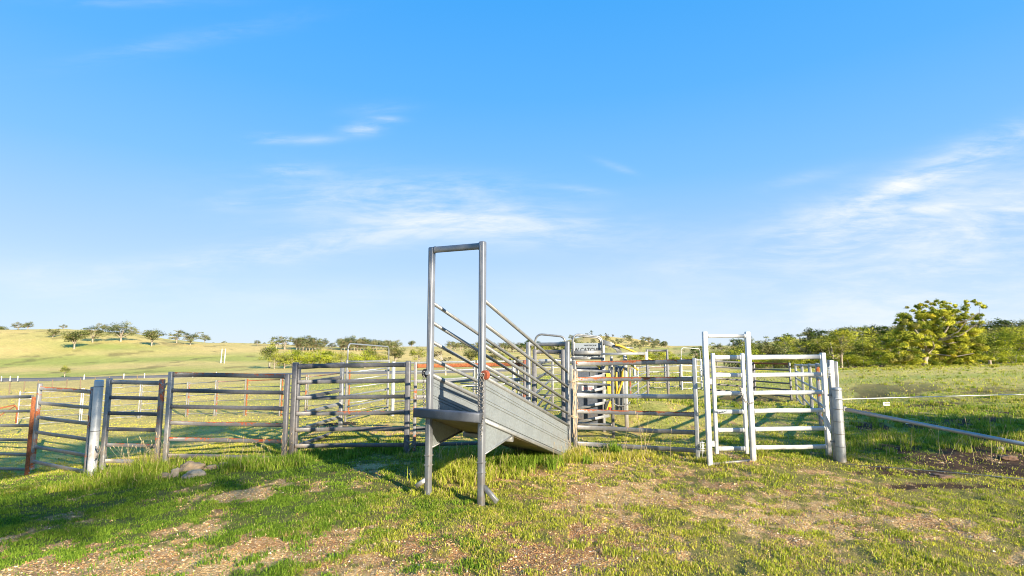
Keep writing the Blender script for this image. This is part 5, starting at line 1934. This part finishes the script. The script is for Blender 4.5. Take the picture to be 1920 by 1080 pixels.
rng = np.random.default_rng(12)
grass_object('ramp_grass', 'lush tall yellow-green grass growing under the loading ramp', tuft_area([
    (850, 885, .22, .30, 2600, .26, .45, .008), (870, 905, .25, .15, 1600, .18, .5, .007), (960, 872, .28, .28, 3600, .28, .22, .009), (1000, 862, .25, .25, 2600, .30, .2, .009),
    (900, 860, .3, .4, 2400, .26, .3, .009), (1040, 860, .25, .2, 1300, .22, .5, .008), (930, 890, .2, .15, 1200, .16, .4, .008), (830, 925, .3, .12, 900, .1, .5, .007)], rng))
grass_object('panel_grass', 'rank green and straw grass along the foot of the left front panels', tuft_area([
    (270, 872, .28, .22, 3000, .32, .30, .008), (240, 885, .4, .12, 1600, .18, .25, .008), (520, 858, .35, .20, 3200, .24, .22, .008), (480, 866, .3, .12, 1500, .2, .25, .008), (295, 862, .1, .1, 900, .42, .6, .007),
    (600, 842, .5, .25, 2200, .18, .15, .009), (700, 835, .5, .3, 2400, .18, .12, .009), (180, 888, .3, .1, 1000, .14, .3, .008), (90, 888, .5, .15, 800, .10, .5, .008), (420, 850, .9, .3, 2200, .14, .3, .009),
    (380, 888, .5, .15, 1500, .09, .2, .008), (330, 895, .3, .08, 700, .1, .2, .008)], rng))
grass_object('gate_grass', 'dry straw grass along the foot of the brown gate', tuft_area([
    (1120, 856, .45, .14, 2600, .16, .75, .007), (1200, 860, .5, .12, 1200, .10, .7, .007), (1146, 850, .07, .06, 260, .34, .1, .014), (1075, 852, .15, .1, 900, .26, .7, .007), (1010, 850, .2, .2, 600, .2, .6, .007),
    (1330, 868, .5, .1, 900, .07, .35, .008), (1480, 862, .5, .2, 1200, .08, .3, .008), (1180, 735, .8, 1.2, 1200, .35, .4, .016), (1210, 770, 1.5, .8, 1600, .2, .4, .014), (1280, 745, 2.0, .9, 1600, .25, .35, .018)], rng))
sp_ = []
for _ in range(260):
    px, py = rng.uniform(1590, 1980), rng.uniform(698, 850)
    sp_.append((px, py, .25, .25, 90, rng.uniform(.08, .26), rng.uniform(.2, .65), .014 if py < 760 else .01))
for _ in range(70):
    px, py = rng.uniform(1560, 1950), rng.uniform(684, 700)
    sp_.append((px, py, .8, .8, 110, rng.uniform(.15, .4), rng.uniform(.5, .8), .035))
grass_object('rough_grass', 'rough weedy grass on the bank right of the yards', tuft_area(sp_, rng))
sp_ = []
for px, py in [(58, 884), (68, 882), (170, 890), (199, 884), (299, 872), (316, 866), (536, 862), (551, 852), (764, 850), (778, 850), (804, 914), (903, 938), (1065, 850), (1078, 850),
               (1311, 868), (1331, 872), (1412, 864), (1556, 864), (1566, 866), (1574, 869), (1345, 868), (1480, 858)]:
    sp_.append((px, py, .07, .05, 260, .15, .45, .007))
grass_object('post_grass', 'longer grass growing round the feet of the posts', tuft_area(sp_, rng))
# foreground broad-leaf tussocks
sp_ = []
for _ in range(420):
    py = rng.uniform(880, 1085)
    px = rng.uniform(-100, 2050)
    Y = EYE / -vtan(py)
    xx = (px - 960) / FPX * Y
    gcv = cover(np.array([xx]), np.array([Y]))[0][0]
    if gcv < .25 and rng.random() < .6: continue
    sp_.append((px, py, .05, .05, int(rng.uniform(60, 190)), rng.uniform(.03, .07), .12 if px < 900 else .50, .008))
grass_object('tussocks', 'low leafy green tussocks dotted over the foreground gravel', tuft_area(sp_, rng))

# thin seed stalks
def stalks():
    rng = np.random.default_rng(14)
    mb = MB()
    spots = [(265, 868, 26, .5, .35), (300, 860, 18, .55, .25), (840, 880, 26, .38, .35), (970, 868, 14, .42, .4), (540, 850, 12, .5, .3), (1110, 858, 26, .35, .5), (1190, 860, 6, .8, .2), (1790, 870, 6, .7, .5), (1700, 865, 5, .6, .4), (470, 862, 10, .5, .4)]
    for px, py, n, hh, sp in spots:
        Y = EYE / -vtan(py)
        for _ in range(n):
            x = (px - 960) / FPX * Y + rng.normal() * sp
            y = Y + rng.normal() * .15
            z = gz(x, y)
            h = hh * rng.uniform(.6, 1.1)
            d = Vector((rng.normal() * .25, rng.normal() * .2, 1)) * h
            b = Vector((x, y, z))
            mb.taper([b, b + d * .5, b + d * .92 + Vector((d.x * .2, 0, 0))], [.0028, .0024, .002], 3)
            e = b + d * .92 + Vector((d.x * .2, 0, 0))
            mb.taper([e, e + d * .05, e + d * .10 + Vector((0, 0, -.005))], [.003, .006, .001], 4)
    o = mb.build('seed_stalks', M['straw'])
    tag(o, 'thin straw seed stalks standing in the long grass', 'grass', kind='stuff')


M['straw'] = plain('dry_straw', (0.50, 0.38, 0.20), 0.9, 0, .3, 30)
stalks()

# pebbles
def pebbles():
    rng = np.random.default_rng(15)
    n = 200000
    x, y = scatter(rng, n, 4.0, 12.5)
    gr, dry, gv, di = cover(x, y)
    keep = rng.random(n) < (gv * .36 + .015) * np.clip(6.5 / y, .45, 1.3)
    x, y = x[keep], y[keep]
    n = len(x)
    z = ground_z(x, y)
    s = .003 + .011 * rng.random(n) ** 3.5 + .0006 * y
    octa = np.array([[1, 0, 0], [0, 1, 0], [-1, 0, 0], [0, -1, 0], [0, 0, .8], [0, 0, -.6]], float)
    v = octa[None] * (1 + .35 * rng.normal(size=(n, 6, 1)))
    a = rng.random(n) * 6.28
    c, sn = np.cos(a)[:, None], np.sin(a)[:, None]
    vx = v[..., 0] * c - v[..., 1] * sn * .75
    vy = v[..., 0] * sn + v[..., 1] * c * .75
    co = np.stack([x[:, None] + vx * s[:, None], y[:, None] + vy * s[:, None], z[:, None] + v[..., 2] * s[:, None] * .7 + s[:, None] * .25], -1)
    F = np.array([[0, 1, 4], [1, 2, 4], [2, 3, 4], [3, 0, 4], [1, 0, 5], [2, 1, 5], [3, 2, 5], [0, 3, 5]])
    f = (np.arange(n)[:, None, None] * 6 + F[None]).reshape(-1)
    m, t, out = new_mat('gravel')
    a_ = t.n('ShaderNodeAttribute', attribute_name='tint')
    p = t.n('ShaderNodeBsdfPrincipled', {'Base Color': a_.outputs['Color'], 'Roughness': .85})
    t.put(out.inputs[0], p)
    me = np_mesh('gravel', co.reshape(-1, 3), f, np.full(n * 8, 3), m)
    k = rng.random((n, 1))
    col = np.where(k < .45, np.array([.42, .22, .08]), np.where(k < .90, np.array([.62, .40, .18]), np.array([.76, .60, .40]))) * (.8 + .4 * rng.random((n, 1)))
    set_col(me, 'tint', np.repeat(col, 6, 0))
    o = bpy.data.objects.new('gravel', me)
    COL.objects.link(o)
    tag(o, 'pinkish loose gravel scattered over the bare foreground', 'gravel', kind='stuff')


pebbles()
